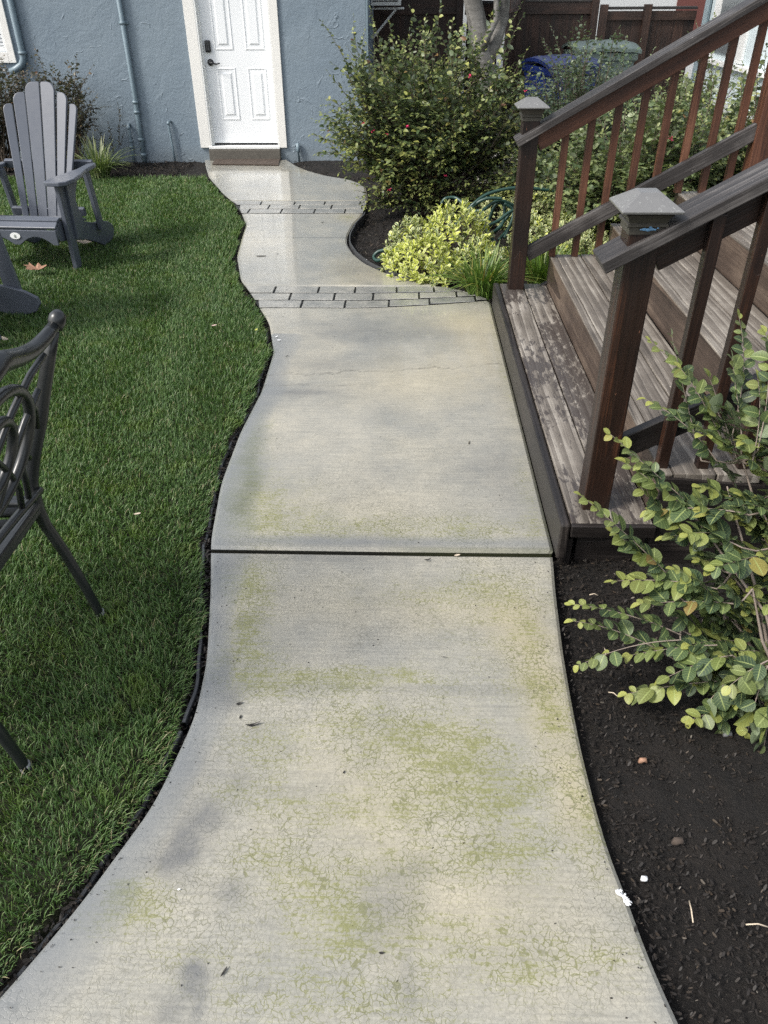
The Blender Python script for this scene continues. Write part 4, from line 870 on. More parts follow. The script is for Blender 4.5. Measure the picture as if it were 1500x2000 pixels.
# ================================================================== CAST CHAIR
cc = thing('cast_metal_chair', 'black cast aluminium armchair with looped back at the left edge', 'garden chair', (-1.1, 1.57, 0))
BA = np.array([-1.085, 1.87, .43]); BU = np.array([.185, 0, .55]); BU /= np.linalg.norm(BU); BS = np.array([0, -1., 0])
def BP(s, t, bow=.0): p = BA+BS*s+BU*t; p = p-np.array([.012*math.sin(math.pi*s/.6), 0, 0]); return Vector(p)
def stile(s0):
    y = 1.87-s0
    return [(-.995, y+(0 if s0 == 0 else 0), -.03), (-1.0, y, .02), (-1.022, y, .12), (-1.050, y, .24), (-1.085, y, .35), (-1.095, y, .42), (-1.088, y, .505), (-1.055, y, .60), (-1.010, y, .70), (-.968, y, .81), (-.935, y, .89), (-.905, y, .965)]
for s0 in (0, .6):
    P_ = stile(s0); MB().tube(P_, [.016, .018, .020, .021, .023, .027, .026, .025, .024, .022, .020, .018], 12, flat=.8).build('rear_leg', CAST, cc, smooth=True)
    for q in (-.010, .010):
        pass
k = MB().tube([BP(-.012, .565), BP(-.018, .585), BP(-.02, .60), BP(-.018, .612)], [.018, .022, .020, .010], 14); k.build('finial', CAST, cc, smooth=True)
MB().tube([BP(.612, .565), BP(.618, .585), BP(.62, .60), BP(.618, .612)], [.020, .026, .022, .010], 14).build('finial', CAST, cc, smooth=True)
tr = [BP(s/20*.6, .575-.045*math.sin(math.pi*min(1, max(0, (s/20))) )**.5*0-.028*math.sin(2*math.pi*min(.5, s/20 if s <= 10 else 1-s/20)*1.0)+.035*max(0, math.sin(math.pi*(s/20)))**2) for s in range(21)]
MB().tube(tr, [.026-.010*abs(i-10)/10 for i in range(21)], 12, flat=1.0).build('top_rail', CAST, cc, smooth=True)
def ov(cs, ct, rs, rt, n=40): return [BP(cs+rs*math.cos(6.2832*i/n), ct+rt*math.sin(6.2832*i/n)) for i in range(n+1)]
pat = MB()
pat.tube(ov(.30, .335, .20, .178), .015, 10, False).tube(ov(.30, .335, .105, .105), .014, 10, False)
for sg in (1, -1):
    X = lambda s: .30+sg*(.30-s)
    for L_ in ([(.045, .515), (.12, .49), (.21, .43), (.30, .345), (.39, .25), (.46, .15), (.49, .06)], [(.06, .42), (.13, .36), (.20, .275), (.26, .18), (.31, .06)],
               [(.055, .30), (.075, .37), (.105, .40), (.115, .37), (.095, .33)], [(.07, .07), (.10, .15), (.13, .21), (.115, .25), (.09, .22)]):
        r0 = .0095
        pat.tube([BP(X(s), t) for s, t in L_], [r0]*len(L_), 7)
pat.tube([BP(s/12*.6, .045+.008*math.sin(math.pi*s/12)) for s in range(13)], .012, 8, flat=1.4)
pat.build('back_lattice', CAST, cc, smooth=True)
seat = MB()
seat.tube([(-1.09, 1.87, .425), (-1.095, 1.57, .423), (-1.09, 1.27, .425)], .016, 8, flat=1.4).tube([(-1.09, 1.87, .425), (-1.3, 1.875, .43), (-1.52, 1.88, .43)], .015, 8).tube([(-1.09, 1.27, .425), (-1.3, 1.265, .43), (-1.52, 1.26, .43)], .015, 8).tube([(-1.52, 1.88, .43), (-1.55, 1.57, .428), (-1.52, 1.26, .43)], .016, 8)
seat.box(-1.125, -1.075, 1.255, 1.885, .405, .442).box(-1.54, -1.1255, 1.850, 1.895, .407, .440).box(-1.54, -1.1255, 1.245, 1.290, .407, .440)
seat.build('seat_frame', CAST, cc, bevel=.004)
sl = MB()
for i in range(9): y = 1.31+i*.065; sl.tube([(-1.095, y, .425), (-1.3, y, .415), (-1.53, y, .428)], .010, 6, flat=1.6)
for xx in (-1.2, -1.33, -1.45): sl.tube([(xx, 1.87, .424), (xx, 1.57, .416), (xx, 1.27, .424)], .008, 6)
sl.build('seat_lattice', CAST, cc, smooth=True)
for y in (1.87, 1.27):
    MB().tube([(-1.56, y, -.03), (-1.53, y, .2), (-1.51, y, .42), (-1.50, y, .64)], .015, 8).build('front_leg', CAST, cc, smooth=True)
    MB().tube([(-1.07, y, .66), (-1.2, y, .68), (-1.4, y, .675), (-1.53, y, .65), (-1.57, y, .62)], .016, 8, flat=1.5).build('armrest', CAST, cc, smooth=True)
    MB().tube([(-.995, y, -.032), (-.995, y, .004)], .015, 10).build('rubber_foot', mat_plain('clear_glide', (.3, .3, .3), .3), cc, smooth=True)
# ================================================================== SHRUBS AND PLANTS
def V3(x, y, z): return np.array([x, y, z], float)
# big flowering bush
sh = []
for (px, py, Y, bx, bz) in ((628, 42, 7.3, -.35, .9), (640, 140, 7.2, -.35, .8), (690, 60, 7.4, -.30, .95), (725, 20, 7.6, -.2, 1.0), (780, 75, 7.5, -.05, 1.0), (800, 60, 7.6, .0, 1.0), (860, 6, 7.4, .2, 1.0), (848, 45, 7.5, .1, 1.05), (885, 40, 7.5, .3, 1.0), (832, 32, 7.5, .05, .95),
                        (975, 8, 7.4, .5, 1.0), (960, 30, 7.3, .5, 1.0), (1018, 8, 7.4, .6, .95), (1022, 30, 7.3, .65, .9), (1000, 75, 7.2, .7, .85), (1030, 95, 7.2, .7, .8), (1040, 130, 7.1, .75, .7), (905, 60, 7.4, .35, 1.0), (760, 45, 7.5, -.1, 1.0), (1035, 165, 7.0, .7, .65), (668, 200, 7.2, -.3, .7), (940, 70, 7.3, .5, .95)):
    sh.append((V3(bx, Y+.05, bz-.1), np.array(Q(px, py, Y))))
for i in range(24):
    a = V3(rng.uniform(-.45, .85), 7.35+rng.uniform(-.25, .3), rng.uniform(.75, 1.05)); sh.append((a, a+V3(rng.normal(.03, .10)+.12*(a[0]-.2), rng.normal(0, .05), rng.uniform(.22, .42)-.2*abs(a[0]-.2))))
P = shrub('flowering_bush', 'large leafy bush with small magenta flowers beside the far path', 'bush', (.18, 7.35, -.04), (.23, 7.38, .57), (.93, .62, .72), 250, 11, LEAF_BUSH, .054, shoots=sh, jit=.16, tip=.35,
          cut=lambda T: (T[0] < -.50+.0*T[1] and T[2] < .10))
# low skirt leaves over the bed
for i in range(120):
    a = rng.uniform(-2.9, -.1); k_ = rng.uniform(.55, 1.0); e = V3(.22+.80*k_*math.cos(a), 7.2+.45*k_*math.sin(a), rng.uniform(.02, .34)); e[0] = max(e[0], -.36-.5*(e[2]-.05)) ; P.branch(V3(.15+.2*math.cos(a), 7.2, .05), e, .15, .004, .15, .028, .042, 3)
P.done(LEAF_BUSH, LT_SIMPLE)
fl = P.root
for (px, py, Y) in ((918, 149, 6.85), (795, 247, 6.75), (756, 262, 6.75), (728, 256, 6.8), (760, 370, 6.72), (905, 248, 6.78), (870, 343, 6.74), (1026, 178, 6.9), (710, 240, 6.8)):
    c = Q(px, py, Y); f = MB()
    for k in range(10):
        a = rng.uniform(0, 6.28); b = rng.uniform(-.6, .9); d = Vector((math.cos(a)*math.cos(b), math.sin(a)*math.cos(b), math.sin(b)))*rng.uniform(.010, .020); s_ = d.cross(Vector((0, 0, 1))).normalized()*.0035
        f.add([c-s_, c+s_, c+d*1.0+s_*1.5, c+d*1.05, c+d-s_*1.5], [(0, 1, 2, 3, 4)])
    f.build('flower', PETAL, fl)
# bushes behind the stairs
B1 = shrub('garden_bush', 'tall fine leaved blue green bush in front of the blue bin', 'bush', (1.55, 7.9, 0), (1.60, 7.9, .50), (.60, .42, .74), 170, 9, LEAF_BLUE, .042, group='bushes behind the stairs', tip=.4,
           shoots=[(V3(1.45, 7.9, .8), np.array(Q(1058, 75, 8.0))), (V3(1.5, 7.9, .8), np.array(Q(1075, 50, 8.0))), (V3(1.6, 7.9, .8), np.array(Q(1130, 100, 8.0))), (V3(1.9, 7.9, .8), np.array(Q(1222, 75, 8.0))), (V3(1.95, 7.9, .7), np.array(Q(1278, 95, 8.0))), (V3(1.35, 7.9, .6), np.array(Q(1045, 200, 7.9)))])
B1.done(LEAF_BLUE, LT_SIMPLE)
B2 = shrub('garden_bush', 'broad pale leaved bush seen through the far balusters', 'bush', (1.70, 6.1, 0), (1.72, 6.1, .42), (.66, .50, .54), 150, 10, LEAF_LIGHT, .054, group='bushes behind the stairs', tip=.5,
           shoots=[(V3(2.0, 6.1, .7), np.array(Q(1340, 150, 6.3))), (V3(2.1, 6.1, .7), np.array(Q(1400, 130, 6.3)))])
B2.done(LEAF_LIGHT, LT_SIMPLE)
c = Q(1309, 271, 5.55); f = MB()
for k in range(12):
    a = rng.uniform(0, 6.28); b = rng.uniform(-.6, .9); d = Vector((math.cos(a)*math.cos(b), math.sin(a)*math.cos(b), math.sin(b)))*rng.uniform(.015, .026); s_ = d.cross(Vector((0, 0, 1))).normalized()*.004
    f.add([c-s_, c+s_, c+d*1.0+s_*1.5, c+d*1.05, c+d-s_*1.5], [(0, 1, 2, 3, 4)])
f.build('flower', PETAL, B2.root)
B3 = shrub('garden_bush', 'dark leaved bush by the pale house behind the upper stairs', 'bush', (2.65, 6.6, 0), (2.65, 6.6, .50), (.62, .50, .50), 110, 9, LEAF_BUSH, .054, group='bushes behind the stairs', tip=.4,
           shoots=[(V3(2.5, 6.5, .8), np.array(Q(1450, 125, 6.5))), (V3(2.6, 6.5, .8), np.array(Q(1480, 100, 6.5))), (V3(2.7, 6.5, .8), np.array(Q(1497, 90, 6.4)))])
B3.done(LEAF_BUSH, LT_SIMPLE)
B4 = shrub('garden_bush', 'yellow tipped shoot bush peeking above the far handrail', 'bush', (2.75, 8.2, 0), (2.72, 8.2, .45), (.45, .40, .56), 60, 8, LEAF_LIGHT, .054, group='bushes behind the stairs', tip=.7,
           shoots=[(V3(2.8, 8.1, .8), np.array(Q(1345, 65, 8.1))), (V3(2.8, 8.1, .8), np.array(Q(1395, 30, 8.1))), (V3(2.85, 8.1, .8), np.array(Q(1360, 45, 8.1)))])
B4.done(LEAF_LIGHT, LT_SIMPLE)
B6 = shrub('garden_bush', 'low dark green bush under the far rail beside the hose', 'bush', (1.15, 6.9, 0), (1.15, 6.9, .22), (.34, .30, .32), 60, 9, LEAF_BUSH, .05, group='bushes behind the stairs')
B6.done(LEAF_BUSH, LT_SIMPLE)
# variegated mounds: rosettes of leaves over a lumpy dome
def mound(label, cx, cy, lumps, leafs, size, group='low variegated mounds in the bed', yellow=.5, base_z=-.03):
    P = Plant('variegated_shrub', label, 'shrub', (cx, cy, base_z), group)
    tot = sum(l[3]*l[4] for l in lumps)
    for (x, y, z, r, h, yl) in lumps:
        n = int(leafs*(r*h)/tot)
        for i in range(n):
            u = rng.normal(0, 1, 3); u[2] = abs(u[2]); u /= np.linalg.norm(u); q = V3(x, y, z)+u*np.array([r, r*.9, h])*rng.uniform(.86, 1.05)
            if q[2] < -.02: continue
            ax = u*.8+np.array([0, 0, .7])+rng.normal(0, .2, 3); ax /= np.linalg.norm(ax); a0 = rng.uniform(0, 6.28); o = np.cross(ax, [.3, .5, .2]); o /= np.linalg.norm(o); o2 = np.cross(ax, o)
            tp = (rng.random() < yl)*rng.uniform(.5, 1)
            for k in range(rng.integers(6, 9)):
                a = a0+k*2.4; sp = rng.uniform(.55, 1.15) if k > 2 else .35; d = ax*.75+sp*(o*math.cos(a)+o2*math.sin(a)); P.leaf(q-ax*.008*k, d, ax-d*.3, size*rng.uniform(.75, 1.15), tp*rng.uniform(.6, 1))
            if i % 4 == 0: P.st.tube([Vector(V3(x, y, 0)+u*np.array([r, r, 0])*.2), Vector(q)], [.004, .002], 3, False)
    P.done(LEAF_VAR, LT_OBOV); return P
mound('low yellow variegated shrub mound with a hose behind it', .28, 5.55, [(.12, 5.42, -.02, .24, .30, .95), (.05, 5.72, 0, .20, .30, .25), (.36, 5.72, .0, .28, .40, .65), (.50, 5.45, -.04, .24, .26, .35), (.28, 5.36, -.05, .22, .20, .85), (-.02, 5.55, -.02, .17, .2, .3)], 720, .040)
mound('pale variegated shrub mound behind the coiled hose', 1.0, 6.75, [(.85, 6.85, 0, .25, .26, .1), (1.05, 6.75, 0, .28, .30, .1), (1.3, 6.7, 0, .2, .2, .1)], 420, .038)
mound('small pale variegated shrub seen under the far stair rail', 1.05, 5.75, [(.95, 5.85, 0, .22, .30, .15), (1.15, 5.75, 0, .24, .34, .15), (1.32, 5.6, 0, .2, .26, .1)], 420, .038)
# strappy clumps
def strap(label, cx, cy, n, L, wd, m, spread=.9, r0=.06, group='clumps of strappy leaves'):
    root = thing('strap_leaf_plant', label, 'plant', (cx, cy, 0), group); V = []; F = []; R = []; T = []; U = []
    for i in range(n):
        a = rng.uniform(0, 6.283); rr = r0*math.sqrt(rng.random()); x = cx+rr*math.cos(a)*1.6; y = cy+rr*math.sin(a)*1.6; a += rng.normal(0, .5); l = L*rng.uniform(.6, 1.1); lean = rng.uniform(.15, spread); w_ = wd*rng.uniform(.7, 1.2); rv = rng.random(); b0 = len(V); K = 7
        for k in range(K+1):
            t = k/K; ho = l*lean*(t**1.6); ve = l*(t-.55*lean*t*t*1.25); ww = w_*(1-t**3)*(.6+.8*t*(1-t)*2)+.0004; c = np.array([x+math.cos(a)*ho, y+math.sin(a)*ho, max(.0, ve)-.03]); s_ = np.array([-math.sin(a), math.cos(a), 0])*ww
            V += [c-s_, c-np.array([0, 0, ww*.5]), c+s_]; R += [rv]*3; T += [max(0, t-.6)]*3; U += [1, 0, 1]
        for k in range(K):
            q = b0+k*3; F += [(q, q+1, q+4, q+3), (q+1, q+2, q+5, q+4)]
    npmesh('leaves', np.array(V), np.array(F), m, root, dict(rnd=R, tip=T, lu=U, lv=T), smooth=True); return root
strap('bright green strappy clump left of the far newel post', .50, 5.05, 230, .40, .0055, LEAF_STRAP, 1.0)
strap('bright green strappy clump behind the far newel post', .92, 5.15, 260, .44, .0055, LEAF_STRAP, .8)
strap('strappy clump growing behind the lowest far baluster', 1.22, 5.2, 120, .36, .0055, LEAF_STRAP, .9)
strap('pale strappy tuft beside the grey chair against the blue wall', -3.28, 8.75, 190, .50, .006, LEAF_STRAPV, 1.0)
# bronze shrubs by the house wall behind the chair
W1 = shrub('bronze_shrub', 'sparse dull bronze shrub against the blue wall behind the chair back', 'shrub', (-3.75, 9.2, 0), (-3.75, 9.2, .55), (.38, .22, .48), 70, 7, LEAF_BROWN, .045, group='bronze shrubs against the blue wall', tw=(.10, .22), tip=.2,
           shoots=[(V3(-3.8, 9.2, .6), np.array(Q(66, 88, 9.3))), (V3(-3.6, 9.2, .6), np.array(Q(150, 105, 9.3))), (V3(-3.6, 9.2, .6), np.array(Q(183, 125, 9.3))), (V3(-3.6, 9.2, .4), np.array(Q(190, 185, 9.3)))])
W1.done(LEAF_BROWN, LT_SIMPLE)
W2 = shrub('bronze_shrub', 'dull bronze shrub below the white window at the left edge', 'shrub', (-4.45, 9.1, 0), (-4.45, 9.1, .55), (.5, .28, .52), 90, 8, LEAF_BROWN, .046, group='bronze shrubs against the blue wall', tip=.2)
W2.done(LEAF_BROWN, LT_SIMPLE)
W3 = Plant('climbing_vine', 'small dark vine sprig climbing the blue wall left of the drain pipe', 'vine', (-3.35, 9.5, 0))
for (a, b) in (((210, 300), (185, 235)), ((232, 290), (230, 203)), ((222, 300), (212, 240)), ((236, 285), (242, 262)), ((225, 300), (200, 268)), ((228, 250), (245, 245))):
    W3.branch(np.array(Q(*a, 9.55)), np.array(Q(*b, 9.57)), .05, .003, .05, .022, .038, 4)
W3.done(LEAF_BROWN, LT_SIMPLE)
W4 = Plant('climbing_vine', 'thin dark climber beside the wall corner above the big bush', 'vine', (-.62, 9.5, 0))
for (a, b) in (((705, 170), (690, 30)), ((728, 150), (722, 15)), ((700, 150), (712, 60))):
    W4.branch(np.array(Q(*a, 9.5)), np.array(Q(*b, 9.52)), .02, .004, .05, .022, .040, 4)
W4.done(LEAF_BUSH, LT_SIMPLE)
# near shrub at the right edge: arching branches with opposite-side leaves
NS = Plant('near_shrub', 'arching green shrub with veined oval leaves nearest the camera at the right', 'shrub', (1.12, 1.52, -.04))
def nb(px, py, Y, sx, sy, sY, size=.040, bow=.12, t0=.12, r=.0028, ty=.25):
    A = np.array(Q(sx, sy, sY)); B = np.array(Q(px, py, Y))
    if MAINS:
        c_ = min((m0+(m1-m0)*t for m0, m1 in MAINS for t in (0, .3, .6, 1)), key=lambda q: np.linalg.norm(q-A)+.5*abs(q[2]-A[2])); NS.st.tube([Vector(c_), Vector((c_+A)/2+V3(0, 0, -.01)), Vector(A)], [.003, .0026, r*.8], 5, False)
    NS.branch(A, B, bow, r*.8, t0, .0135, size*1.26, 5, seg=9, tipyellow=ty, up=1.2, spread=.85); return A, B
BASE = V3(1.12, 1.52, -.04)
stems = []
MAINS = []
def main(px, py, Y, bow=.1):
    E_ = np.array(Q(px, py, Y)); NS.st.tube([Vector(BASE+rng.normal(0, .02, 3)*np.array([1, 1, 0])), Vector((BASE+E_)/2+V3(rng.normal(0, .03), rng.normal(0, .03), .06)), Vector(E_)], [.006, .0045, .0025], 6, False); MAINS.append(((BASE+E_)/2+V3(0, 0, .06), E_))
for (px, py, Y) in ((1400, 1080, 1.75), (1450, 900, 1.85), (1330, 1130, 1.7), (1350, 1000, 1.75), (1330, 1230, 1.62), (1380, 1330, 1.55), (1470, 1150, 1.6), (1480, 1300, 1.5), (1420, 950, 1.8), (1490, 1000, 1.7)): main(px, py, Y)
nb(1192, 848, 1.86, 1420, 1050, 1.75, ty=.45, size=.036); nb(1222, 905, 1.82, 1430, 1085, 1.72, size=.046); nb(1250, 950, 1.78, 1400, 1100, 1.7, size=.046)
nb(1135, 968, 1.74, 1330, 1150, 1.68, ty=.4, size=.034, bow=.05); nb(1200, 1040, 1.74, 1340, 1180, 1.66, size=.040)
nb(1443, 618, 1.98, 1430, 850, 1.86, size=.030, bow=.0); nb(1312, 655, 1.96, 1370, 900, 1.86, size=.030, bow=.0, t0=.1); nb(1270, 665, 2.02, 1400, 800, 1.95, size=.026, bow=.02, t0=.45, ty=.6); nb(1262, 780, 1.92, 1400, 900, 1.84, size=.036); nb(1330, 720, 1.92, 1420, 880, 1.84, size=.036)
nb(1385, 735, 1.9, 1440, 900, 1.84, size=.036); nb(1480, 740, 1.85, 1470, 900, 1.8, size=.036); nb(1430, 700, 1.9, 1450, 860, 1.84, size=.038); nb(1495, 650, 1.9, 1480, 880, 1.8, size=.034)
nb(1118, 1180, 1.66, 1330, 1240, 1.60, ty=.3, size=.034, bow=.10); nb(1120, 1213, 1.63, 1320, 1290, 1.58, ty=.35, size=.038, bow=.10); nb(1130, 1300, 1.57, 1330, 1250, 1.58, ty=.3, size=.036, t0=.62); nb(1225, 1355, 1.52, 1420, 1330, 1.50, ty=.55, size=.042, bow=.08); nb(1200, 1135, 1.68, 1400, 1150, 1.62, ty=.5, size=.042)
nb(1230, 1280, 1.58, 1400, 1260, 1.55, size=.042); nb(1270, 1000, 1.76, 1440, 1000, 1.7, size=.044); nb(1300, 1050, 1.72, 1450, 1070, 1.66, size=.044); nb(1250, 1180, 1.62, 1440, 1180, 1.58, size=.044); nb(1350, 1410, 1.46, 1450, 1300, 1.48, size=.042); nb(1395, 1440, 1.44, 1460, 1320, 1.47, size=.042, ty=.2)
nb(1425, 1340, 1.42, 1500, 1290, 1.45, size=.044, ty=.7); nb(1290, 1330, 1.5, 1430, 1280, 1.5, size=.042); nb(1460, 1430, 1.4, 1500, 1300, 1.44, size=.044, ty=.4); nb(1490, 1470, 1.38, 1520, 1330, 1.42, size=.044)
for i in range(105):     # dense middle of the shrub
    px = rng.uniform(1365, 1620); py = rng.uniform(820, 1400); Y = np.interp(py, [750, 1450], [1.86, 1.42])+rng.uniform(-.03, .14)
    an = rng.uniform(2.2, 4.6); dx = -abs(math.cos(an))*rng.uniform(60, 130); dy = rng.uniform(-90, 60)
    nb(px+dx*.5, py+dy*.5, Y-.03, px-dx*.5, py-dy*.5+30, Y+.05, size=rng.uniform(.036, .046), t0=.02, r=.0018, ty=.25 if rng.random() < .5 else 0)
NS.done(LEAF_NEAR, LT_OVAL, mat_plain('grey_twig', (.22, .18, .15), .7, .25, 60))

# ================================================================== HOSE
def smooth(pts, n=10):
    P = [Vector(p) for p in pts]; out = []
    for i in range(len(P)-1):
        p0 = P[max(i-1, 0)]; p1 = P[i]; p2 = P[i+1]; p3 = P[min(i+2, len(P)-1)]
        for k in range(n):
            t = k/n; out.append(.5*((2*p1)+(-p0+p2)*t+(2*p0-5*p1+4*p2-p3)*t*t+(-p0+3*p1-3*p2+p3)*t**3))
    return out+[P[-1]]
H = MB()
hp = [[(1185, 383, 6.3), (1120, 378, 6.3), (1060, 370, 6.3), (1005, 367, 6.28), (955, 378, 6.25), (925, 398, 6.2), (905, 420, 6.2), (890, 440, 6.1)],
      [(980, 388, 6.2), (950, 388, 6.2), (925, 402, 6.2), (912, 425, 6.15)],
      [(1010, 405, 6.3), (975, 392, 6.25), (945, 410, 6.2), (935, 430, 6.1)],
      [(862, 398, 6.3), (870, 388, 6.3), (888, 386, 6.3), (902, 396, 6.25), (905, 410, 6.2)],
      [(925, 415, 6.0), (935, 412, 6.0), (944, 420, 5.95), (947, 440, 5.9), (956, 460, 5.8), (970, 478, 5.7)],
      [(800, 459, 5.72), (815, 450, 5.75), (830, 443, 5.8), (850, 436, 5.9)],
      [(752, 488, 5.78), (738, 492, 5.80), (730, 502, 5.78), (737, 509, 5.72), (752, 503, 5.68), (765, 492, 5.66)],
      [(955, 430, 6.3), (965, 405, 6.3), (975, 395, 6.3), (985, 405, 6.3), (980, 440, 6.2), (960, 455, 6.1)],
      [(965, 455, 6.2), (990, 425, 6.25), (1005, 405, 6.3), (1010, 420, 6.3), (990, 450, 6.2), (975, 468, 6.1)],
      [(985, 465, 6.1), (1000, 430, 6.2), (1002, 410, 6.25), (985, 398, 6.25)],
      [(955, 440, 6.05), (975, 430, 6.1), (1000, 412, 6.15), (1030, 410, 6.2)]]
for pl in hp: H.tube(smooth([Q(*p) for p in pl]), .0125, 10)
H.build('garden_hose', HOSE, smooth=True, label='dark green garden hose looped in a loose coil beside the far newel post', cat='garden hose')

# ================================================================== MULCH, LEAVES, LITTER
def chips(label, areas, m):
    V = []; F = []; q = 0
    for (n, fx, zf, s0, s1) in areas:
        for i in range(n):
            p = fx()
            if p is None: continue
            x, y = p; l = rng.uniform(s0, s1); w_ = l*rng.uniform(.2, .6); a = rng.uniform(0, 3.14); ti = rng.normal(0, .35); z = zf+(rng.uniform(-.004, .010) if zf < 0 else 0); ti = ti if zf < 0 else 0; th = l*.12+.001
            ca, sa = math.cos(a), math.sin(a); dz = math.sin(ti)*l
            c = [(-l, -w_*.5, -dz), (-.3*l, -w_, -dz*.3), (l*.8, -w_*.7, dz*.8), (l, w_*.3, dz), (.2*l, w_, dz*.2), (-l*.9, w_*.6, -dz)]
            for tz in (0, th): V += [(x+u*ca-v*sa, y+u*sa+v*ca, z+w+tz) for u, v, w in c]
            F += [(q+6, q+7, q+8, q+9), (q+6, q+9, q+10, q+11)]+[(q+k, q+(k+1) % 6, q+6+(k+1) % 6, q+6+k) for k in range(6)]; q += 12
    o = npmesh('bark_mulch', np.array(V), np.array(F), m, attrs=dict(rnd=np.repeat(rng.random(q//12), 12))); return tag(o, label, 'mulch', kind='stuff')
def mulchmat():
    m = NT('bark_chip'); r = m.attr('rnd'); c = m.ramp(r, [(0, (.0045, .004, .0035)), (.6, (.013, .0105, .009)), (.88, (.034, .025, .018)), (.97, (.075, .054, .036)), (.99, (.14, .11, .08)), (1, (.34, .31, .26))]); v = m.coord(); m.base(m.mix(m.noise(v, 80, 4), c, (.02, .016, .013)), .6, .4); m.bump(m.noise(v, 300, 3), .4, .002); return m.m
MULCH = mulchmat()
def a6():
    y = rng.uniform(.4, 2.2); e_ = rng.exponential(.05); return (float(Rx(y))-e_, y) if rng.random() < .5 else (float(Lx(y))+rng.exponential(.05), y)
def a7(): y = rng.uniform(.4, 6.5); return (rng.uniform(float(Lx(y))+.03, float(Rx(y))-.03), y)
def a1():
    y = rng.uniform(.3, 2.3)**1.0; x = rng.uniform(.5, 2.2); return (x, y) if x > Rx(y)+.012 else None
def a2():
    y = rng.uniform(4.9, 7.6); x = rng.uniform(-.5, 1.6); return (x, y) if x > Rx(y)+.03 and not (x > .52 and y < 4.8) else None
def a3(): return (rng.uniform(-4.3, -2.45), rng.uniform(8.75, 9.62))
def a4():
    y = rng.uniform(8.5, 9.62); x = rng.uniform(-1.3, .6); return (x, y) if x > Rx(y)+.03 else None
def a5():
    y = rng.uniform(.35, 5.5); return (float(Lx(y))-rng.uniform(.0, .055), y)
chips('scattered dark bark mulch covering the planting beds', [(26000, a1, -.032, .0015, .007), (7000, a2, -.030, .005, .014), (2600, a3, -.02, .007, .018), (1500, a4, -.02, .007, .018), (2600, a5, -.035, .003, .010), (170, a6, .0015, .001, .0028), (260, a7, .0015, .0008, .0026)], MULCH)
def flat(name, label, cat, x, y, z, pts, s, rot, m, group=None, curl=.15, th=.0012):
    ca, sa = math.cos(rot), math.sin(rot); n = len(pts); V = [(x, y, z+.001)]+[(x+s*(a*ca-b*sa), y+s*(a*sa+b*ca), z+.001+s*curl*(a*a+b*b)*rng.uniform(.5, 1.3)) for a, b in pts]
    b = MB(); b.add(V, [(0, 1+k, 1+(k+1) % n) for k in range(n)]); b.add([(p[0], p[1], p[2]+th) for p in V], [(0, 1+(k+1) % n, 1+k) for k in range(n)])
    return b.build(name, m, label=label, cat=cat, group=group)
LEAFP = [(-1, 0), (-.7, .3), (-.75, .55), (-.3, .45), (-.1, .75), (.2, .45), (.55, .6), (.6, .25), (1, .1), (.65, -.2), (.6, -.5), (.2, -.4), (-.1, -.7), (-.35, -.4), (-.75, -.45), (-.7, -.15)]
OVALP = [(-1, 0), (-.6, .3), (0, .42), (.6, .28), (1, 0), (.6, -.25), (0, -.4), (-.6, -.3)]
SLIV = [(-1, 0), (-.5, .16), (.3, .2), (1, .05), (.6, -.14), (-.4, -.18)]
DRY = mat_plain('dry_brown_leaf', (.30, .17, .11), .7, .25, 40, .5); PALE = mat_plain('pale_dry_leaf', (.50, .42, .32), .7, .2, 40, .4)
DKL = mat_plain('dark_fallen_leaf', (.02, .018, .015), .5, .3); YEL = mat_plain('yellow_leaf', (.45, .45, .10), .6, .2); WH = mat_plain('white_scrap', (.78, .79, .80), .6, .05, 80, .6); PINK = mat_plain('pale_petal', (.62, .45, .40), .6, .1)
gl = 'fallen leaves on the lawn'
flat('fallen_leaf', 'curled brown dry leaf on the lawn in front of the grey chair', 'leaf', -2.60, 5.38, .035, LEAFP, .090, .1, DRY, gl, .5)
flat('fallen_leaf', 'pale dry leaf on the lawn under the grey chair leg', 'leaf', -2.52, 6.12, .02, LEAFP, .075, .2, PALE, gl, .3)
flat('fallen_leaf', 'small tan leaf on the lawn at the left photo edge', 'leaf', -2.28, 4.11, .030, OVALP, .035, 2.4, PALE, gl, .3)
flat('fallen_leaf', 'tiny pale pink leaf on the lawn near the path bend', 'leaf', -1.13, 4.34, .030, OVALP, .018, .6, PINK, gl)
flat('fallen_leaf', 'small whitish leaf on the lawn beyond the cast chair', 'leaf', -1.02, 2.40, .022, OVALP, .014, .3, PALE, gl)
flat('fallen_leaf', 'yellowish leaf scrap on the grass at the path edge', 'leaf', -.87, 4.28, .028, OVALP, .016, 1.3, YEL, gl)
gp = 'small debris on the concrete path'
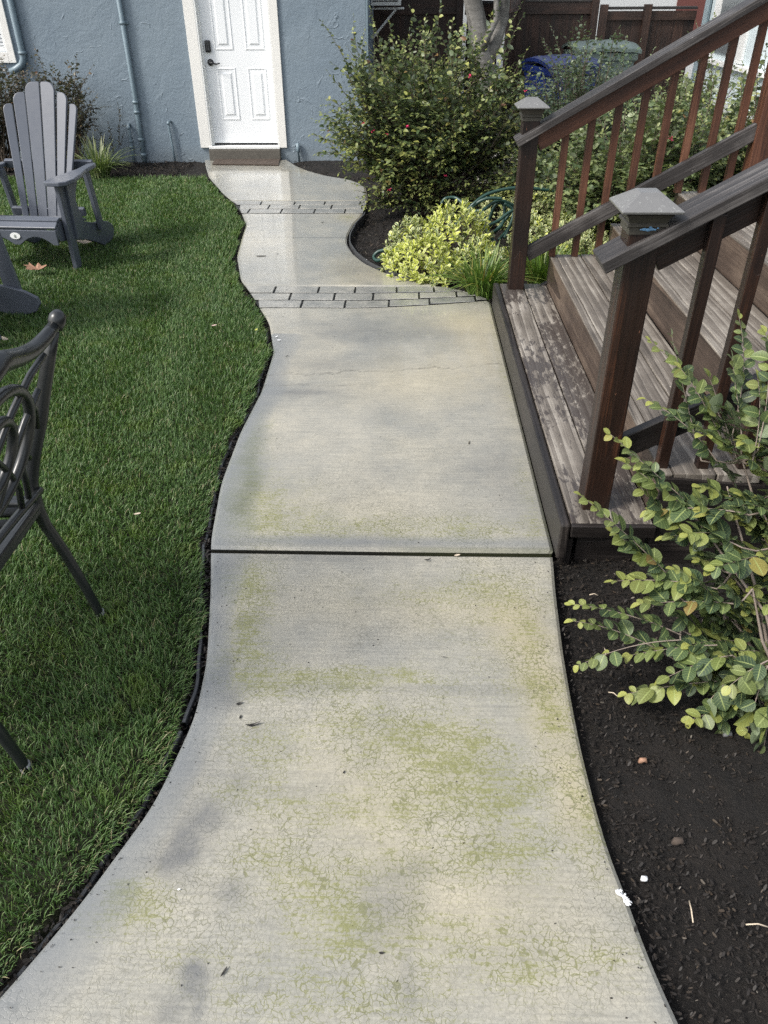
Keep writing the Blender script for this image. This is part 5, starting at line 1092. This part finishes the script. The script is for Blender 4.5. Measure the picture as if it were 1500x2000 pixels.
dp = [('dark sliver leaf on the left of the nearest slab', (495, 1418), SLIV, .022, .3, DKL, .4), ('small dark leaf above the dark sliver leaf on the left', (468, 1376), OVALP, .010, .4, DKL, .3), ('dark crumb beside the sliver leaf on the left', (470, 1402), OVALP, .007, 1.4, DKL, .2),
      ('dark sliver just below the open path joint', (835, 1095), SLIV, .014, .3, DKL, .3), ('grey brown twig piece on the middle slab', (916, 866), SLIV, .016, 1.35, mat_plain('twig_grey', (.09, .08, .06), .7), .1), ('black round speck near the bottom middle of the path', (745, 1863), OVALP, .006, 0, DKL, .1),
      ('white petal at the lawn edge of the third slab', (545, 666), OVALP, .014, .1, WH, .4), ('white petal just above the other at the third slab edge', (540, 659), OVALP, .011, .6, WH, .4), ('black oval bug on the right path edge near the bottom', (1241, 1816), OVALP, .009, 1.2, DKL, .1), ('dark curled twig on the nearest slab bottom left', (438, 1900), SLIV, .012, 1.1, DKL, .2),
      ('tiny white chip on the far slab right of the wet patch', (714, 508), OVALP, .013, .2, WH, .1), ('dark leaf fleck on the far slab by the brick band', (630, 435), OVALP, .016, .3, DKL, .2), ('row of dark crumbs on the far left slab', (510, 501), SLIV, .045, .05, DKL, .05), ('black speck at the far left slab middle', (542, 497), OVALP, .009, .2, DKL, .1),
      ('pale pebble in the open joint of the path', (893, 1086), OVALP, .012, .3, PALE, .1), ('thin dark needle on the right of the nearest slab', (868, 1285), [(-1, 0), (0, .05), (1, 0), (0, -.04)], .014, -.1, DKL, .02), ('small brown leaf on the far slab near the crack', (560, 697), SLIV, .013, .7, DKL, .3), ('white dot chip left of the dark stain on the path', (350, 1739), OVALP, .004, .2, WH, .1), ('dark crumb on the middle right of the nearest slab', (672, 1510), OVALP, .005, 1.2, DKL, .1)]
def DEBRISNAME(l):
    for k, v in (('twig', 'twig'), ('petal', 'petal'), ('pebble', 'pebble'), ('needle', 'pine_needle'), ('chip', 'stone_chip'), ('bug', 'beetle'), ('leaf', 'leaf_fragment'), ('sliver', 'leaf_fragment')):
        if k in l: return v
    return 'soil_crumb'
for lab, (px, py), sh_, s, r, m_, c in dp:
    g = G(px, py); flat(DEBRISNAME(lab), lab, DEBRISNAME(lab).replace('_', ' '), g.x, g.y, .0025, sh_, s, r, m_, gp, c)
b = MB()
for k in range(26):
    t = k/25; g = G(1207+22*t+rng.normal(0, 3), 1742+26*t+rng.normal(0, 3)); r = rng.uniform(.003, .007); d = Vector((rng.normal(), rng.normal(), rng.uniform(0, .8))).normalized()*r; c = Vector((g.x, g.y, rng.uniform(.003, .007))); b.tube([c-d, c, c+d], [r*.3, r*.75, r*.25], 6, flat=rng.uniform(.3, .9))
b.build('paper_scrap', WH, smooth=True, label='crumpled white scrap on the right edge of the nearest slab', cat='scrap')
g = G(1258, 1717, -.02); MB().tube([(g.x-.006, g.y, -.024), (g.x-.003, g.y, -.018), (g.x+.003, g.y, -.018), (g.x+.006, g.y, -.024)], [.003, .007, .007, .003], 8).build('pebble', WH, smooth=True, label='round white pebble on the dark soil by the path', cat='pebble', group='small things on the dark soil')
for lab, (px, py), s, m_ in (('orange brown stone chip on the dark soil below the shrub', (1256, 1487), .010, DRY), ('brown clod on the dark soil right of the path', (1325, 1645), .013, mat_plain('clod', (.06, .045, .035), .9)), ('grey pebble on the dark soil under the shrub', (1422, 1435), .011, mat_plain('grey_stone', (.16, .16, .16), .7))):
    g = G(px, py, -.02); pts = [(g.x-s, g.y, -.025), (g.x-s*.5, g.y, -.016), (g.x+s*.4, g.y+.002, -.015), (g.x+s, g.y, -.025)]; MB().tube(pts, [s*.4, s*.8, s*.7, s*.3], 7).build('pebble', m_, smooth=True, label=lab, cat='pebble', group='small things on the dark soil')
gt = 'pale straws lying on the dark soil'
for lab, (px, py), L, a in (('pale straw on the dark soil far right by the edge', (1480, 1808), .05, -.1), ('pale straw on the dark soil left of the white pebble row', (1182, 1272), .03, 1.5), ('pale curved straw below the shrub beside the slab', (1198, 1356), .03, -.6), ('pale short straw under the lowest shrub branch tips', (1160, 1162), .03, -.1), ('thin upright straw on the dark soil near the bottom right', (1350, 1780), .05, 1.45)):
    g = G(px, py, -.02); MB().tube([(g.x-L/2*math.cos(a), g.y-L/2*math.sin(a), -.021), (g.x, g.y+.002, -.016), (g.x+L/2*math.cos(a), g.y+L/2*math.sin(a), -.021)], .0017, 5).build('straw', PALE, smooth=True, label=lab, cat='straw', group=gt)
